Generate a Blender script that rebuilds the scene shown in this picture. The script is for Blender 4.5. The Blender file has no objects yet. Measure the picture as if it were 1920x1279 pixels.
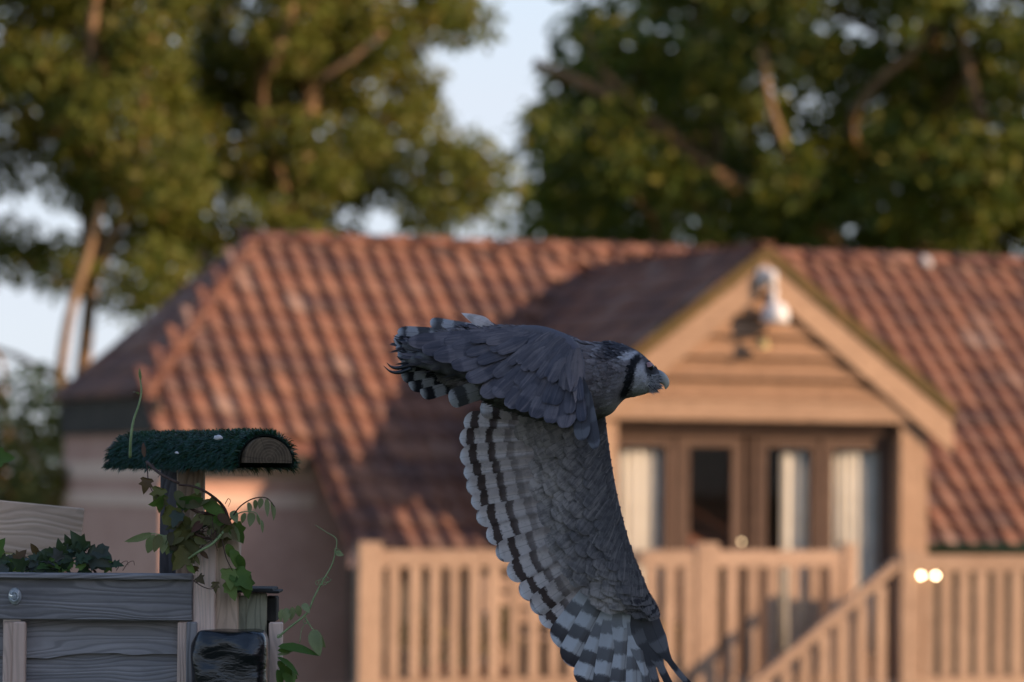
import bpy, bmesh, math, random
from math import sin, cos, tan, pi, radians, sqrt
from mathutils import Vector as V, Matrix, noise as mnoise

random.seed(7)
scene = bpy.context.scene
COL = scene.collection

# ------------------------------------------------------------------ camera
FPX = 7200.0                      # focal length in pixels of the 1920 px wide photograph
ZC = 1.75
PITCH = math.atan2(260.5, FPX)
ROLL = radians(0.5)
camF = V((0, cos(PITCH), sin(PITCH)))
camU0 = V((0, -sin(PITCH), cos(PITCH)))
camR = cos(ROLL) * V((1, 0, 0)) + sin(ROLL) * camU0
camU = -sin(ROLL) * V((1, 0, 0)) + cos(ROLL) * camU0
CAM = V((0, 0, ZC))
cam_data = bpy.data.cameras.new('camera')
cam = bpy.data.objects.new('camera', cam_data)
COL.objects.link(cam)
cam.matrix_world = Matrix((
    (camR.x, camU.x, -camF.x, CAM.x),
    (camR.y, camU.y, -camF.y, CAM.y),
    (camR.z, camU.z, -camF.z, CAM.z),
    (0, 0, 0, 1)))
cam_data.sensor_width = 36.0
cam_data.lens = 135.0
cam_data.clip_end = 3000
cam_data.dof.use_dof = True
cam_data.dof.focus_distance = 8.74
cam_data.dof.aperture_fstop = 3.2
scene.camera = cam

# ------------------------------------------------------------------ light
SUN = V((3.229, -1.262, 1.27)).normalized()      # direction towards the sun
SUN_EL = math.asin(SUN.z)
SUN_AZ = math.atan2(SUN.x, SUN.y)
world = bpy.data.worlds.new('World')
scene.world = world
world.use_nodes = True
wn = world.node_tree
wn.nodes.clear()
w_out = wn.nodes.new('ShaderNodeOutputWorld')
w_bg = wn.nodes.new('ShaderNodeBackground')
w_sky = wn.nodes.new('ShaderNodeTexSky')
w_sky.sky_type = 'NISHITA'
w_sky.sun_disc = False
w_sky.sun_elevation = SUN_EL
w_sky.sun_rotation = SUN_AZ
w_sky.air_density = 1.0
w_sky.dust_density = 0.8
w_sky.ozone_density = 3.0
w_bg.inputs['Strength'].default_value = 0.145
# bright streaky haze low in the sky, thinned overhead to lower the ambient light
w_tc = wn.nodes.new('ShaderNodeTexCoord')
w_map = wn.nodes.new('ShaderNodeMapping')
w_map.inputs['Scale'].default_value = (1.0, 1.0, 3.5)
w_nz = wn.nodes.new('ShaderNodeTexNoise')
w_nz.inputs['Scale'].default_value = 4.0
w_nz.inputs['Detail'].default_value = 5.0
w_rng = wn.nodes.new('ShaderNodeMapRange')
for _i, _v in enumerate((0.3, 0.7, -0.10, 0.10)):
    w_rng.inputs[1 + _i].default_value = _v
w_sep = wn.nodes.new('ShaderNodeSeparateXYZ')
w_el = wn.nodes.new('ShaderNodeMapRange')
w_el.interpolation_type = 'SMOOTHSTEP'
for _i, _v in enumerate((0.04, 0.50, 0.90, 0.06)):
    w_el.inputs[1 + _i].default_value = _v
w_add = wn.nodes.new('ShaderNodeMath')
w_add.operation = 'ADD'
w_add.use_clamp = True
w_mix = wn.nodes.new('ShaderNodeMix')
w_mix.data_type = 'RGBA'
w_mix.inputs[7].default_value = (3.2, 3.45, 3.9, 1)
wn.links.new(w_tc.outputs['Generated'], w_map.inputs[0])
wn.links.new(w_map.outputs[0], w_nz.inputs['Vector'])
wn.links.new(w_nz.outputs[0], w_rng.inputs[0])
wn.links.new(w_tc.outputs['Generated'], w_sep.inputs[0])
wn.links.new(w_sep.outputs[2], w_el.inputs[0])
wn.links.new(w_el.outputs[0], w_add.inputs[0])
wn.links.new(w_rng.outputs[0], w_add.inputs[1])
wn.links.new(w_add.outputs[0], w_mix.inputs[0])
wn.links.new(w_sky.outputs[0], w_mix.inputs[6])
wn.links.new(w_mix.outputs[2], w_bg.inputs[0])
wn.links.new(w_bg.outputs[0], w_out.inputs[0])
sun_data = bpy.data.lights.new('sun', 'SUN')
sun_data.energy = 4.0
sun_data.angle = radians(0.5)
sun_data.color = (1.0, 0.70, 0.45)
sun = bpy.data.objects.new('sun', sun_data)
COL.objects.link(sun)
sun.rotation_euler = (-SUN).to_track_quat('-Z', 'Y').to_euler()
scene.view_settings.view_transform = 'Standard'
scene.view_settings.look = 'None'
scene.view_settings.exposure = 0.74
scene.view_settings.gamma = 1.0
scene.cycles.use_denoising = True
scene.cycles.max_bounces = 6
scene.cycles.transparent_max_bounces = 12
scene.cycles.caustics_reflective = False
scene.cycles.caustics_refractive = False


# ------------------------------------------------------------------ helpers
def at(px, py, Y):
    """point of the place seen at photograph pixel (px, py), Y metres down the field"""
    r = camF + (px - 960.0) / FPX * camR - (py - 639.5) / FPX * camU
    return CAM + r * (Y / r.y)


def wmat(o):
    m = o.matrix_basis.copy()
    if o.parent:
        m = wmat(o.parent) @ o.matrix_parent_inverse @ m
    return m


def tag(o, label, cat, group=None):
    o['label'] = label
    o['category'] = cat
    if group:
        o['group'] = group
    return o


def thing(name, loc, rz=0.0, label=None, cat=None, group=None):
    o = bpy.data.objects.new(name, None)
    o.empty_display_size = 0.1
    COL.objects.link(o)
    o.location = loc
    o.rotation_euler = (0, 0, rz)
    if label:
        tag(o, label, cat, group)
    return o


def link(name, me, mat, parent=None, keep=False, kind=None):
    o = bpy.data.objects.new(name, me)
    COL.objects.link(o)
    if mat is not None and not me.materials:
        me.materials.append(mat)
    if parent is not None:
        o.parent = parent
        if keep:                              # mesh is already in world coordinates
            o.matrix_parent_inverse = wmat(parent).inverted()
    if kind:
        o['kind'] = kind
    return o


def mesh_of(verts, faces, smooth=False, attrs=None):
    me = bpy.data.meshes.new('m')
    me.from_pydata([tuple(v) for v in verts], [], faces)
    if attrs:
        for k, vals in attrs.items():
            a = me.attributes.new(k, 'FLOAT', 'POINT')
            a.data.foreach_set('value', vals)
    if smooth:
        me.polygons.foreach_set('use_smooth', [True] * len(me.polygons))
    me.update()
    return me


def bm_mesh(bm, smooth=False):
    bmesh.ops.recalc_face_normals(bm, faces=bm.faces)
    me = bpy.data.meshes.new('m')
    bm.to_mesh(me)
    bm.free()
    if smooth:
        me.polygons.foreach_set('use_smooth', [True] * len(me.polygons))
    return me


def board(name, p0, p1, w, t, mat, parent, up=V((0, 0, 1)), bevel=0.003, keep=True):
    """a sawn piece from p0 to p1; local X runs along it, w measured along `up`, t across"""
    p0, p1 = V(p0), V(p1)
    d = p1 - p0
    L = d.length
    x = d.normalized()
    y = V(up).cross(x)
    if y.length < 1e-4:
        y = V((0, 1, 0)).cross(x)
    y.normalize()
    z = x.cross(y)
    bm = bmesh.new()
    bmesh.ops.create_cube(bm, size=1.0)
    bmesh.ops.scale(bm, vec=(L, t, w), verts=bm.verts)
    if bevel > 0:
        bmesh.ops.bevel(bm, geom=list(bm.edges), offset=min(bevel, t * 0.3, w * 0.3), segments=1, affect='EDGES')
    me = bm_mesh(bm)
    o = link(name, me, mat, parent)
    M = Matrix.Translation((p0 + p1) / 2) @ Matrix((x, y, z)).transposed().to_4x4()
    if parent is not None and keep:
        M = wmat(parent).inverted() @ M
    o.matrix_basis = M
    return o


def lboard(name, p0, p1, w, t, mat, parent, up=V((0, 0, 1)), bevel=0.003):
    return board(name, p0, p1, w, t, mat, parent, up, bevel, keep=False)


def tube_data(pts, radii, seg=8):
    verts, faces = [], []
    n = len(pts)
    prev = None
    for i in range(n):
        a = pts[max(i - 1, 0)]
        b = pts[min(i + 1, n - 1)]
        t = (V(b) - V(a)).normalized()
        if prev is None:
            ref = V((0, 0, 1)) if abs(t.z) < 0.9 else V((1, 0, 0))
            s = t.cross(ref).normalized()
        else:
            s = (prev - t * prev.dot(t))
            s = s.normalized() if s.length > 1e-5 else t.orthogonal().normalized()
        prev = s
        q = t.cross(s)
        for k in range(seg):
            ang = 2 * pi * k / seg
            verts.append(V(pts[i]) + (s * cos(ang) + q * sin(ang)) * radii[i])
    for i in range(n - 1):
        for k in range(seg):
            k2 = (k + 1) % seg
            faces.append((i * seg + k, i * seg + k2, (i + 1) * seg + k2, (i + 1) * seg + k))
    faces.append(tuple(range(seg))[::-1])
    faces.append(tuple(range((n - 1) * seg, n * seg)))
    return verts, faces


def tube(name, pts, radii, mat, parent, seg=8, keep=True):
    v, f = tube_data(pts, radii, seg)
    return link(name, mesh_of(v, f, True), mat, parent, keep)


def spline(pts, n):
    """Catmull-Rom through pts, n points per span"""
    P = [V(p) for p in pts]
    P = [P[0] * 2 - P[1]] + P + [P[-1] * 2 - P[-2]]
    out = []
    for i in range(1, len(P) - 2):
        for k in range(n):
            t = k / n
            a, b, c, d = P[i - 1], P[i], P[i + 1], P[i + 2]
            out.append(0.5 * ((2 * b) + (c - a) * t + (2 * a - 5 * b + 4 * c - d) * t * t + (3 * b - a - 3 * c + d) * t ** 3))
    out.append(P[-2])
    return out


def interp(tab, x):
    if x <= tab[0][0]:
        return tab[0][1:]
    for a, b in zip(tab, tab[1:]):
        if x <= b[0]:
            t = (x - a[0]) / (b[0] - a[0])
            return tuple(p + (q - p) * t for p, q in zip(a[1:], b[1:]))
    return tab[-1][1:]


# ------------------------------------------------------------------ materials
class NT:
    def __init__(self, name):
        self.mat = bpy.data.materials.new(name)
        self.mat.use_nodes = True
        self.t = self.mat.node_tree
        self.t.nodes.clear()
        self.out = self.n('ShaderNodeOutputMaterial')

    def n(self, typ, **kw):
        nd = self.t.nodes.new(typ)
        for k, v in kw.items():
            setattr(nd, k, v)
        return nd

    def set(self, sock, val):
        if isinstance(val, bpy.types.NodeSocket):
            self.t.links.new(val, sock)
        elif val is not None:
            if isinstance(val, (tuple, list)) and len(val) == 3 and sock.type == 'RGBA':
                val = (*val, 1)
            sock.default_value = val

    def math(self, op, a, b=None, c=None, clamp=False):
        nd = self.n('ShaderNodeMath', operation=op, use_clamp=clamp)
        self.set(nd.inputs[0], a)
        if b is not None:
            self.set(nd.inputs[1], b)
        if c is not None:
            self.set(nd.inputs[2], c)
        return nd.outputs[0]

    def mix(self, f, a, b, blend='MIX'):
        nd = self.n('ShaderNodeMix', data_type='RGBA', blend_type=blend)
        self.set(nd.inputs[0], f)
        self.set(nd.inputs[6], a)
        self.set(nd.inputs[7], b)
        return nd.outputs[2]

    def noise(self, vec, scale, detail=3, rough=0.55, dist=0.0, out=0):
        nd = self.n('ShaderNodeTexNoise')
        if vec is not None:
            self.set(nd.inputs['Vector'], vec)
        nd.inputs['Scale'].default_value = scale
        nd.inputs['Detail'].default_value = detail
        nd.inputs['Roughness'].default_value = rough
        nd.inputs['Distortion'].default_value = dist
        return nd.outputs[out]

    def remap(self, v, a, b, c=0.0, d=1.0, smooth=True):
        nd = self.n('ShaderNodeMapRange', interpolation_type='SMOOTHSTEP' if smooth else 'LINEAR')
        self.set(nd.inputs[0], v)
        for i, x in enumerate((a, b, c, d)):
            self.set(nd.inputs[1 + i], x)
        return nd.outputs[0]

    def attr(self, name):
        nd = self.n('ShaderNodeAttribute', attribute_name=name)
        return nd

    def coords(self, scale=(1, 1, 1), jitter=True):
        tc = self.n('ShaderNodeTexCoord')
        vec = tc.outputs['Object']
        if jitter:
            oi = self.n('ShaderNodeObjectInfo')
            cb = self.n('ShaderNodeCombineXYZ')
            r = oi.outputs['Random']
            self.set(cb.inputs[0], self.math('MULTIPLY', r, 37.0))
            self.set(cb.inputs[1], self.math('MULTIPLY', r, 11.0))
            self.set(cb.inputs[2], self.math('MULTIPLY', r, 23.0))
            ad = self.n('ShaderNodeVectorMath', operation='ADD')
            self.set(ad.inputs[0], vec)
            self.set(ad.inputs[1], cb.outputs[0])
            vec = ad.outputs[0]
        mp = self.n('ShaderNodeMapping')
        mp.inputs['Scale'].default_value = scale
        self.set(mp.inputs[0], vec)
        return mp.outputs[0]

    def bsdf(self, color, rough=0.7, bump=None, bstr=0.3, bdist=0.01, spec=0.3, metal=0.0, **kw):
        b = self.n('ShaderNodeBsdfPrincipled')
        self.set(b.inputs['Base Color'], color)
        self.set(b.inputs['Roughness'], rough)
        self.set(b.inputs['Specular IOR Level'], spec)
        self.set(b.inputs['Metallic'], metal)
        for k, v in kw.items():
            self.set(b.inputs[k], v)
        if bump is not None:
            bp = self.n('ShaderNodeBump')
            bp.inputs['Strength'].default_value = bstr
            bp.inputs['Distance'].default_value = bdist
            self.set(bp.inputs['Height'], bump)
            self.t.links.new(bp.outputs[0], b.inputs['Normal'])
        return b

    def finish(self, sh):
        self.t.links.new(sh if isinstance(sh, bpy.types.NodeSocket) else sh.outputs[0], self.out.inputs[0])
        return self.mat


def wood(name, a, b, stain=(0.05, 0.05, 0.06), grain=26.0, stain_amt=0.5, rough=0.75, knots=True, line_amt=.65):
    m = NT(name)
    oi = m.n('ShaderNodeObjectInfo')
    g = m.coords((2.2, grain, grain))
    wob = m.coords((1.2, 6, 6))
    nz = m.noise(wob, 1.6, 2)
    gv = m.n('ShaderNodeVectorMath', operation='MULTIPLY_ADD')
    m.set(gv.inputs[0], m.noise(wob, 1.6, 2, out=1))
    gv.inputs[1].default_value = (1.0, 5.0, 5.0)
    m.set(gv.inputs[2], g)
    fine = m.noise(gv.outputs[0], 1.0, 5, 0.6)
    line = m.n('ShaderNodeTexWave', wave_type='BANDS', bands_direction='Z')
    m.set(line.inputs['Vector'], gv.outputs[0])
    line.inputs['Scale'].default_value = 0.8
    line.inputs['Distortion'].default_value = 3.5
    line.inputs['Detail'].default_value = 3
    c = m.mix(m.remap(fine, 0.3, 0.7), a, b)
    c = m.mix(m.math('MULTIPLY', m.remap(line.outputs['Fac'], 0.0, 0.35, 1, 0), line_amt), c, tuple(x * 0.40 for x in a))
    st = m.remap(m.noise(m.coords((3, 5, 5)), 2.0, 5, 0.65), 0.45, 0.75)
    c = m.mix(m.math('MULTIPLY', st, stain_amt), c, stain)
    if knots:
        vo = m.n('ShaderNodeTexVoronoi')
        m.set(vo.inputs['Vector'], m.coords((4.0, 11.0, 11.0)))
        vo.inputs['Scale'].default_value = 1.0
        kn = m.remap(vo.outputs['Distance'], 0.05, 0.2, 1, 0)
        c = m.mix(m.math('MULTIPLY', kn, 0.7), c, tuple(x * 0.22 for x in a))
    c = m.mix(0.35, c, m.mix(oi.outputs['Random'], tuple(x * 0.72 for x in a), tuple(min(1, x * 1.15) for x in b)))
    h = m.math('ADD', fine, m.math('MULTIPLY', line.outputs['Fac'], 0.5))
    return m.finish(m.bsdf(c, rough, h, 0.5, 0.004, 0.25))


def plain(name, a, b, scale=8.0, rough=0.7, spec=0.3, metal=0.0, bump=0.2, jitter=True, **kw):
    m = NT(name)
    v = m.coords((1, 1, 1), jitter)
    nz = m.noise(v, scale, 5, 0.6)
    c = m.mix(m.remap(nz, 0.3, 0.7), a, b)
    return m.finish(m.bsdf(c, rough, nz, bump, 0.01, spec, metal, **kw))


def foliage(name, cols, trans=0.35, rough=0.55, veins=False):
    """leaf colour varies from leaf to leaf through the list of colours"""
    m = NT(name)
    geo = m.n('ShaderNodeNewGeometry')
    oi = m.n('ShaderNodeObjectInfo')
    r = m.math('FRACT', m.math('ADD', geo.outputs['Random Per Island'], oi.outputs['Random']))
    cr = m.n('ShaderNodeValToRGB')
    els = cr.color_ramp.elements
    while len(els) < len(cols):
        els.new(0.5)
    for i, c in enumerate(cols):
        els[i].position = i / max(1, len(cols) - 1)
        els[i].color = (*c, 1)
    m.set(cr.inputs[0], r)
    nz = m.noise(m.coords((1, 1, 1)), 45.0, 3)
    c = m.mix(m.math('MULTIPLY', m.remap(nz, 0.35, 0.75), 0.45), cr.outputs[0], tuple(x * 0.5 for x in cols[0]))
    b = m.bsdf(c, rough, nz, 0.2, 0.002, 0.3)
    tr = m.n('ShaderNodeBsdfTranslucent')
    m.set(tr.inputs[0], m.mix(0.5, c, (0.22, 0.24, 0.03), 'MIX'))
    mx = m.n('ShaderNodeMixShader')
    mx.inputs[0].default_value = trans
    m.t.links.new(b.outputs[0], mx.inputs[1])
    m.t.links.new(tr.outputs[0], mx.inputs[2])
    return m.finish(mx)


M = {}
M['grey_wood'] = wood('weathered_grey_wood', (0.17, 0.155, 0.155), (0.35, 0.315, 0.315), (0.085, 0.076, 0.084), 30, 0.6)
M['tan_wood'] = wood('new_softwood', (0.66, 0.455, 0.37), (0.82, 0.60, 0.50), (0.38, 0.25, 0.20), 26, 0.3, line_amt=.4)
M['pale_wood'] = wood('pale_sawn_wood', (0.56, 0.385, 0.28), (0.70, 0.505, 0.38), (0.32, 0.215, 0.155), 22, 0.45, line_amt=.4)
M['mossy_wood'] = wood('mossy_wood', (0.24, 0.22, 0.15), (0.42, 0.38, 0.28), (0.07, 0.07, 0.04), 18, 0.8)
M['dark_wood'] = wood('dark_wet_wood', (0.02, 0.018, 0.016), (0.04, 0.035, 0.03), (0.012, 0.012, 0.012), 22, 0.5)
M['lit_post'] = wood('lit_post_face', (0.30, 0.20, 0.135), (0.44, 0.305, 0.21), (0.12, 0.09, 0.075), 28, 0.35)
M['oak'] = wood('oak_cladding', (0.24, 0.135, 0.078), (0.33, 0.195, 0.115), (0.17, 0.09, 0.05), 14, 0.3)
M['oak_pale'] = wood('oak_beam', (0.33, 0.205, 0.13), (0.44, 0.285, 0.185), (0.23, 0.14, 0.08), 14, 0.25)
M['deck_wood'] = wood('deck_softwood', (0.34, 0.22, 0.15), (0.47, 0.32, 0.225), (0.20, 0.12, 0.075), 16, 0.3)
M['door_wood'] = wood('brown_door_frame', (0.085, 0.05, 0.035), (0.125, 0.078, 0.055), (0.05, 0.03, 0.022), 16, 0.3, knots=False)
M['moss_verge'] = plain('mossy_verge', (0.15, 0.095, 0.042), (0.075, 0.06, 0.027), 14, 0.95, 0.1)
M['ground'] = plain('grass_ground', (0.045, 0.07, 0.02), (0.10, 0.11, 0.04), 0.9, 0.95, 0.1)
M['dark_interior'] = plain('dark_room', (0.012, 0.010, 0.009), (0.018, 0.015, 0.013), 3, 0.9, 0.1)
M['curtain'] = plain('cream_curtain', (0.50, 0.46, 0.385), (0.57, 0.53, 0.45), 6, 0.9, 0.1)
M['gutter'] = plain('green_gutter', (0.022, 0.075, 0.04), (0.03, 0.10, 0.05), 9, 0.5)
M['white_plastic'] = plain('white_plastic', (0.66, 0.62, 0.60), (0.74, 0.70, 0.68), 12, 0.4, 0.5)
M['brass'] = plain('aged_brass', (0.45, 0.33, 0.12), (0.6, 0.45, 0.2), 20, 0.35, 0.5, 1.0)
M['black_iron'] = plain('black_iron', (0.015, 0.015, 0.017), (0.03, 0.03, 0.03), 20, 0.5)
M['metal_bright'] = plain('polished_steel', (0.9, 0.82, 0.7), (0.95, 0.88, 0.78), 20, 0.22, 0.5, 1.0, 0.0)
M['grey_render'] = plain('pale_render', (0.38, 0.38, 0.39), (0.46, 0.45, 0.45), 5, 0.9, 0.1)
M['barn'] = plain('black_weatherboard', (0.05, 0.042, 0.036), (0.09, 0.075, 0.06), 3, 0.9, 0.1)
M['bark'] = plain('bark', (0.16, 0.095, 0.05), (0.30, 0.19, 0.105), 5.0, 0.95, 0.1, 0, 0.6, False)
M['stem_green'] = plain('green_stem', (0.20, 0.26, 0.11), (0.28, 0.34, 0.16), 60, 0.6, 0.3, 0, 0.1, False)
M['stem_brown'] = plain('brown_stem', (0.055, 0.028, 0.022), (0.09, 0.045, 0.03), 60, 0.7, 0.3, 0, 0.2, False)
M['yellow'] = plain('yellow_plastic', (0.62, 0.36, 0.03), (0.7, 0.42, 0.05), 12, 0.5)
M['terracotta'] = plain('terracotta_pot', (0.32, 0.14, 0.08), (0.4, 0.19, 0.11), 12, 0.8)


def render_wall():
    m = NT('pink_brick_wall')
    v = m.coords((1, 1, 1), False)
    nz = m.noise(v, 2.2, 5, 0.6)
    fine = m.noise(v, 30, 4)
    c = m.mix(m.remap(nz, 0.3, 0.7), (0.50, 0.285, 0.215), (0.58, 0.345, 0.265))
    c = m.mix(m.math('MULTIPLY', m.remap(fine, 0.45, 0.7), 0.3), c, (0.22, 0.11, 0.085))
    return m.finish(m.bsdf(c, 0.9, fine, 0.4, 0.01, 0.15))


M['wall'] = render_wall()
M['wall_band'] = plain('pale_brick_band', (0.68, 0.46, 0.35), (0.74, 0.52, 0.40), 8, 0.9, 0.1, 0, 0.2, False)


def tile_mat():
    m = NT('clay_pantile')
    oi = m.n('ShaderNodeObjectInfo')
    geo = m.n('ShaderNodeNewGeometry')
    r = m.math('FRACT', m.math('ADD', m.math('MULTIPLY', oi.outputs['Random'], 7.31), geo.outputs['Random Per Island']))
    cr = m.n('ShaderNodeValToRGB')
    els = cr.color_ramp.elements
    cols = [(0.095, 0.044, 0.034), (0.145, 0.062, 0.041), (0.19, 0.076, 0.044), (0.225, 0.098, 0.058), (0.25, 0.155, 0.12)]
    while len(els) < len(cols):
        els.new(0.5)
    for i, c in enumerate(cols):
        els[i].position = (0, 0.3, 0.6, 0.9, 1.0)[i]
        els[i].color = (*c, 1)
    m.set(cr.inputs[0], r)
    v = m.n('ShaderNodeNewGeometry').outputs['Position']
    nz = m.noise(v, 6.0, 5, 0.65)
    c = m.mix(m.math('MULTIPLY', m.remap(nz, 0.48, 0.75), 0.55), cr.outputs[0], (0.075, 0.04, 0.035))
    li = m.remap(m.noise(v, 17.0, 3, 0.6), 0.62, 0.74)
    c = m.mix(m.math('MULTIPLY', li, 0.6), c, (0.30, 0.25, 0.20))
    return m.finish(m.bsdf(c, 0.62, nz, 0.3, 0.01, 0.35))


M['tile'] = tile_mat()


def glass_mat():
    m = NT('window_glass')
    tr = m.n('ShaderNodeBsdfTransparent')
    gl = m.n('ShaderNodeBsdfGlossy')
    gl.inputs['Roughness'].default_value = 0.02
    mx = m.n('ShaderNodeMixShader')
    mx.inputs[0].default_value = .008
    m.t.links.new(tr.outputs[0], mx.inputs[1])
    m.t.links.new(gl.outputs[0], mx.inputs[2])
    return m.finish(mx)


M['glass'] = glass_mat()

# ------------------------------------------------------------------ ground
ys = [-300, -60, 0, 12, 14, 17, 20, 23, 26, 34, 60, 120, 400, 1500]
xs = [-900, -200, -60, -25, -10, 0, 10, 25, 60, 200, 900]


def gz(y):
    t = min(1, max(0, (y - 12) / 12))
    return -2.4 * t * t * (3 - 2 * t)


gv = [(x, y, gz(y)) for y in ys for x in xs]
nx = len(xs)
gf = [(j * nx + i, j * nx + i + 1, (j + 1) * nx + i + 1, (j + 1) * nx + i) for j in range(len(ys) - 1) for i in range(nx - 1)]
ground = link('ground', mesh_of(gv, gf, True), M['ground'])
ground['kind'] = 'structure'

# ------------------------------------------------------------------ house
TH = radians(22)
HO = at(1422, 900, 33.5)
HO.z = 0.0
house = thing('house', HO, TH, 'long house with orange clay pantile roof, half hip and oak gabled dormer', 'house')
GZ = -2.45
ZR, BR, TP = 4.0, 4.0, tan(radians(40))           # ridge height, ridge set-back, slope


def roof_z(v):
    return ZR - TP * (BR - v)


VH = 2.2          # where the half hip meets the front slope
VE1, VE2 = 1.6, 0.62   # upper eave, eave of the long sweep
UL, UC, UR = -4.93, -3.55, 9.0
U_RIDGE = -3.35
BACK_V = 5.05
ZH = roof_z(VH)
wall_v = 1.85


def poly_part(name, polys, mat, parent, thick=None, smooth=False, kind=None):
    verts, faces = [], []
    for p in polys:
        b = len(verts)
        verts += [V(q) for q in p]
        faces.append(tuple(range(b, b + len(p))))
    me = mesh_of(verts, faces, smooth)
    o = link(name, me, mat, parent, kind=kind)
    if thick:
        md = o.modifiers.new('thickness', 'SOLIDIFY')
        md.thickness = thick
        md.offset = -1
    return o


def slab(name, pts, thick, mat, parent, direction):
    """extrude a planar outline by thick along direction"""
    d = V(direction).normalized() * thick
    n = len(pts)
    verts = [V(p) for p in pts] + [V(p) + d for p in pts]
    faces = [tuple(range(n)), tuple(range(n, 2 * n))[::-1]] + [(i, n + i, n + (i + 1) % n, (i + 1) % n) for i in range(n)]
    bm = bmesh.new()
    bv = [bm.verts.new(v) for v in verts]
    for f in faces:
        bm.faces.new([bv[i] for i in f])
    return link(name, bm_mesh(bm), mat, parent)


# walls (house frame: x along the front, y into the house, z up)
slab('front_wall', [(-4.85, wall_v, GZ), (UR, wall_v, GZ), (UR, wall_v, 2.0), (-4.85, wall_v, 2.0)], 0.2, M['wall'], house, (0, 1, 0))
slab('end_wall', [(-4.85, wall_v + 0.2, GZ), (-4.85, BACK_V, GZ), (-4.85, BACK_V, 2.22), (-4.85, wall_v + 0.2, 2.22)], 0.2, M['wall'], house, (1, 0, 0))
slab('gable_panel', [(-4.87, wall_v + 0.1, 2.16), (-4.87, BACK_V, 2.16), (-4.87, BACK_V, 2.46), (-4.87, wall_v + 0.5, 2.46)], 0.15, M['grey_render'], house, (1, 0, 0))
slab('back_wall', [(-4.65, BACK_V, GZ), (UR, BACK_V, GZ), (UR, BACK_V, 2.5), (-4.65, BACK_V, 2.5)], 0.2, M['wall'], house, (0, -1, 0))
slab('sweep_wall', [(UC + 0.15, VE2 + 0.3, GZ), (UR, VE2 + 0.3, GZ), (UR, VE2 + 0.3, 1.12), (UC + 0.15, VE2 + 0.3, 1.12)], 0.15, M['barn'], house, (0, 1, 0))
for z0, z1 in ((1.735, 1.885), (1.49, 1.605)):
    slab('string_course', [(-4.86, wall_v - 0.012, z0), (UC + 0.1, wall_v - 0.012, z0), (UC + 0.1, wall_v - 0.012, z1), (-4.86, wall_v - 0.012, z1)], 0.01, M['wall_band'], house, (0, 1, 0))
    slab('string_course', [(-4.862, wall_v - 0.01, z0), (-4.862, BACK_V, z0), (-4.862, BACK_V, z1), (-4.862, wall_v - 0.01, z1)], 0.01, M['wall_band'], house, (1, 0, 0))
# roof deck under the tiles
roof = poly_part('roof', [
    [(U_RIDGE, BR, ZR - .03), (UL, VH, ZH - .03), (UL, VE1, roof_z(VE1) - .03), (UC, VE1, roof_z(VE1) - .03), (UC, VE2, roof_z(VE2) - .03), (UR, VE2, roof_z(VE2) - .03), (UR, BR, ZR - .03)],
    [(U_RIDGE, BR, ZR - .03), (UL, BACK_V, ZH - .03), (UL, VH, ZH - .03)],
    [(U_RIDGE, BR, ZR - .03), (UR, BR, ZR - .03), (UR, BACK_V, ZH - .03), (UL, BACK_V, ZH - .03)]], M['tile'], house)
# eaves, fascia, gutters
lboard('fascia', (UC, VE2 + .03, roof_z(VE2) - .10), (-1.9, VE2 + .03, roof_z(VE2) - .10), .14, .03, M['wall'], house)
lboard('fascia', (UL, VE1 + .03, roof_z(VE1) - .09), (UC - .02, VE1 + .03, roof_z(VE1) - .09), .12, .03, M['barn'], house)
lboard('hip_fascia', (UL + .05, VH - .3, ZH - .2), (UL + .05, BACK_V - .02, ZH - .2), .3, .05, M['barn'], house)
gut = []
for k in range(9):
    a = pi + pi * k / 8
    gut.append((VE2 - .09 + .065 * cos(a), roof_z(VE2) + .045 + .085 * sin(a)))
gv_ = [V((u_, a, b)) for u_ in (1.85, UR) for a, b in gut]
gutter = link('gutter', mesh_of(gv_, [(k, k + 1, 10 + k, 9 + k) for k in range(8)], True), M['gutter'], house)
gm = gutter.modifiers.new('thickness', 'SOLIDIFY')
gm.thickness = .006

# pantiles
TW, TG = 0.21, 0.30


def pantile_mesh():
    n = 7
    verts, faces = [], []
    for e, (yy, lift) in enumerate(((0.0, .030), (TG + .05, .004))):
        for side in (0, 1):
            for k in range(n):
                t = k / (n - 1)
                x = (t - .5) * (TW + .03)
                h = .028 * sin(t * 2 * pi + .6) + lift - side * .014
                verts.append(V((x, yy, h)))
    a, b, c, d = 0, n, 2 * n, 3 * n
    for k in range(n - 1):
        faces.append((a + k, a + k + 1, c + k + 1, c + k))      # top
        faces.append((b + k, b + k + 1, a + k + 1, a + k))      # lower edge
        faces.append((d + k, d + k + 1, b + k + 1, b + k))      # underside
    faces.append((a, c, d, b))
    faces.append((a + n - 1, b + n - 1, d + n - 1, c + n - 1))
    return mesh_of(verts, faces, True)


tile_me = pantile_mesh()
tile_me.materials.append(M['tile'])
DS = 0.74                      # dormer slope
DZ = 3.78                      # dormer ridge height
DHW = 1.86                     # dormer half width at the eaves
VB = -0.14                     # front of the barge boards


def dormer_z(u):
    return DZ - DS * abs(u)


tiles = []    # (matrix, importance)
SP = cos(math.atan(TP))


def slope_frame(right, up_slope):
    r = V(right).normalized()
    s = V(up_slope).normalized()
    n = r.cross(s)
    return r, s, n


def add_tile(origin, right, up, key):
    r, s, n = slope_frame(right, up)
    rr = random.uniform(-.02, .02)
    m = Matrix((r, s, n)).transposed().to_4x4()
    m.translation = V(origin) + n * random.uniform(0, .006)
    tiles.append((m @ Matrix.Rotation(rr, 4, 'Z'), key))


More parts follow.
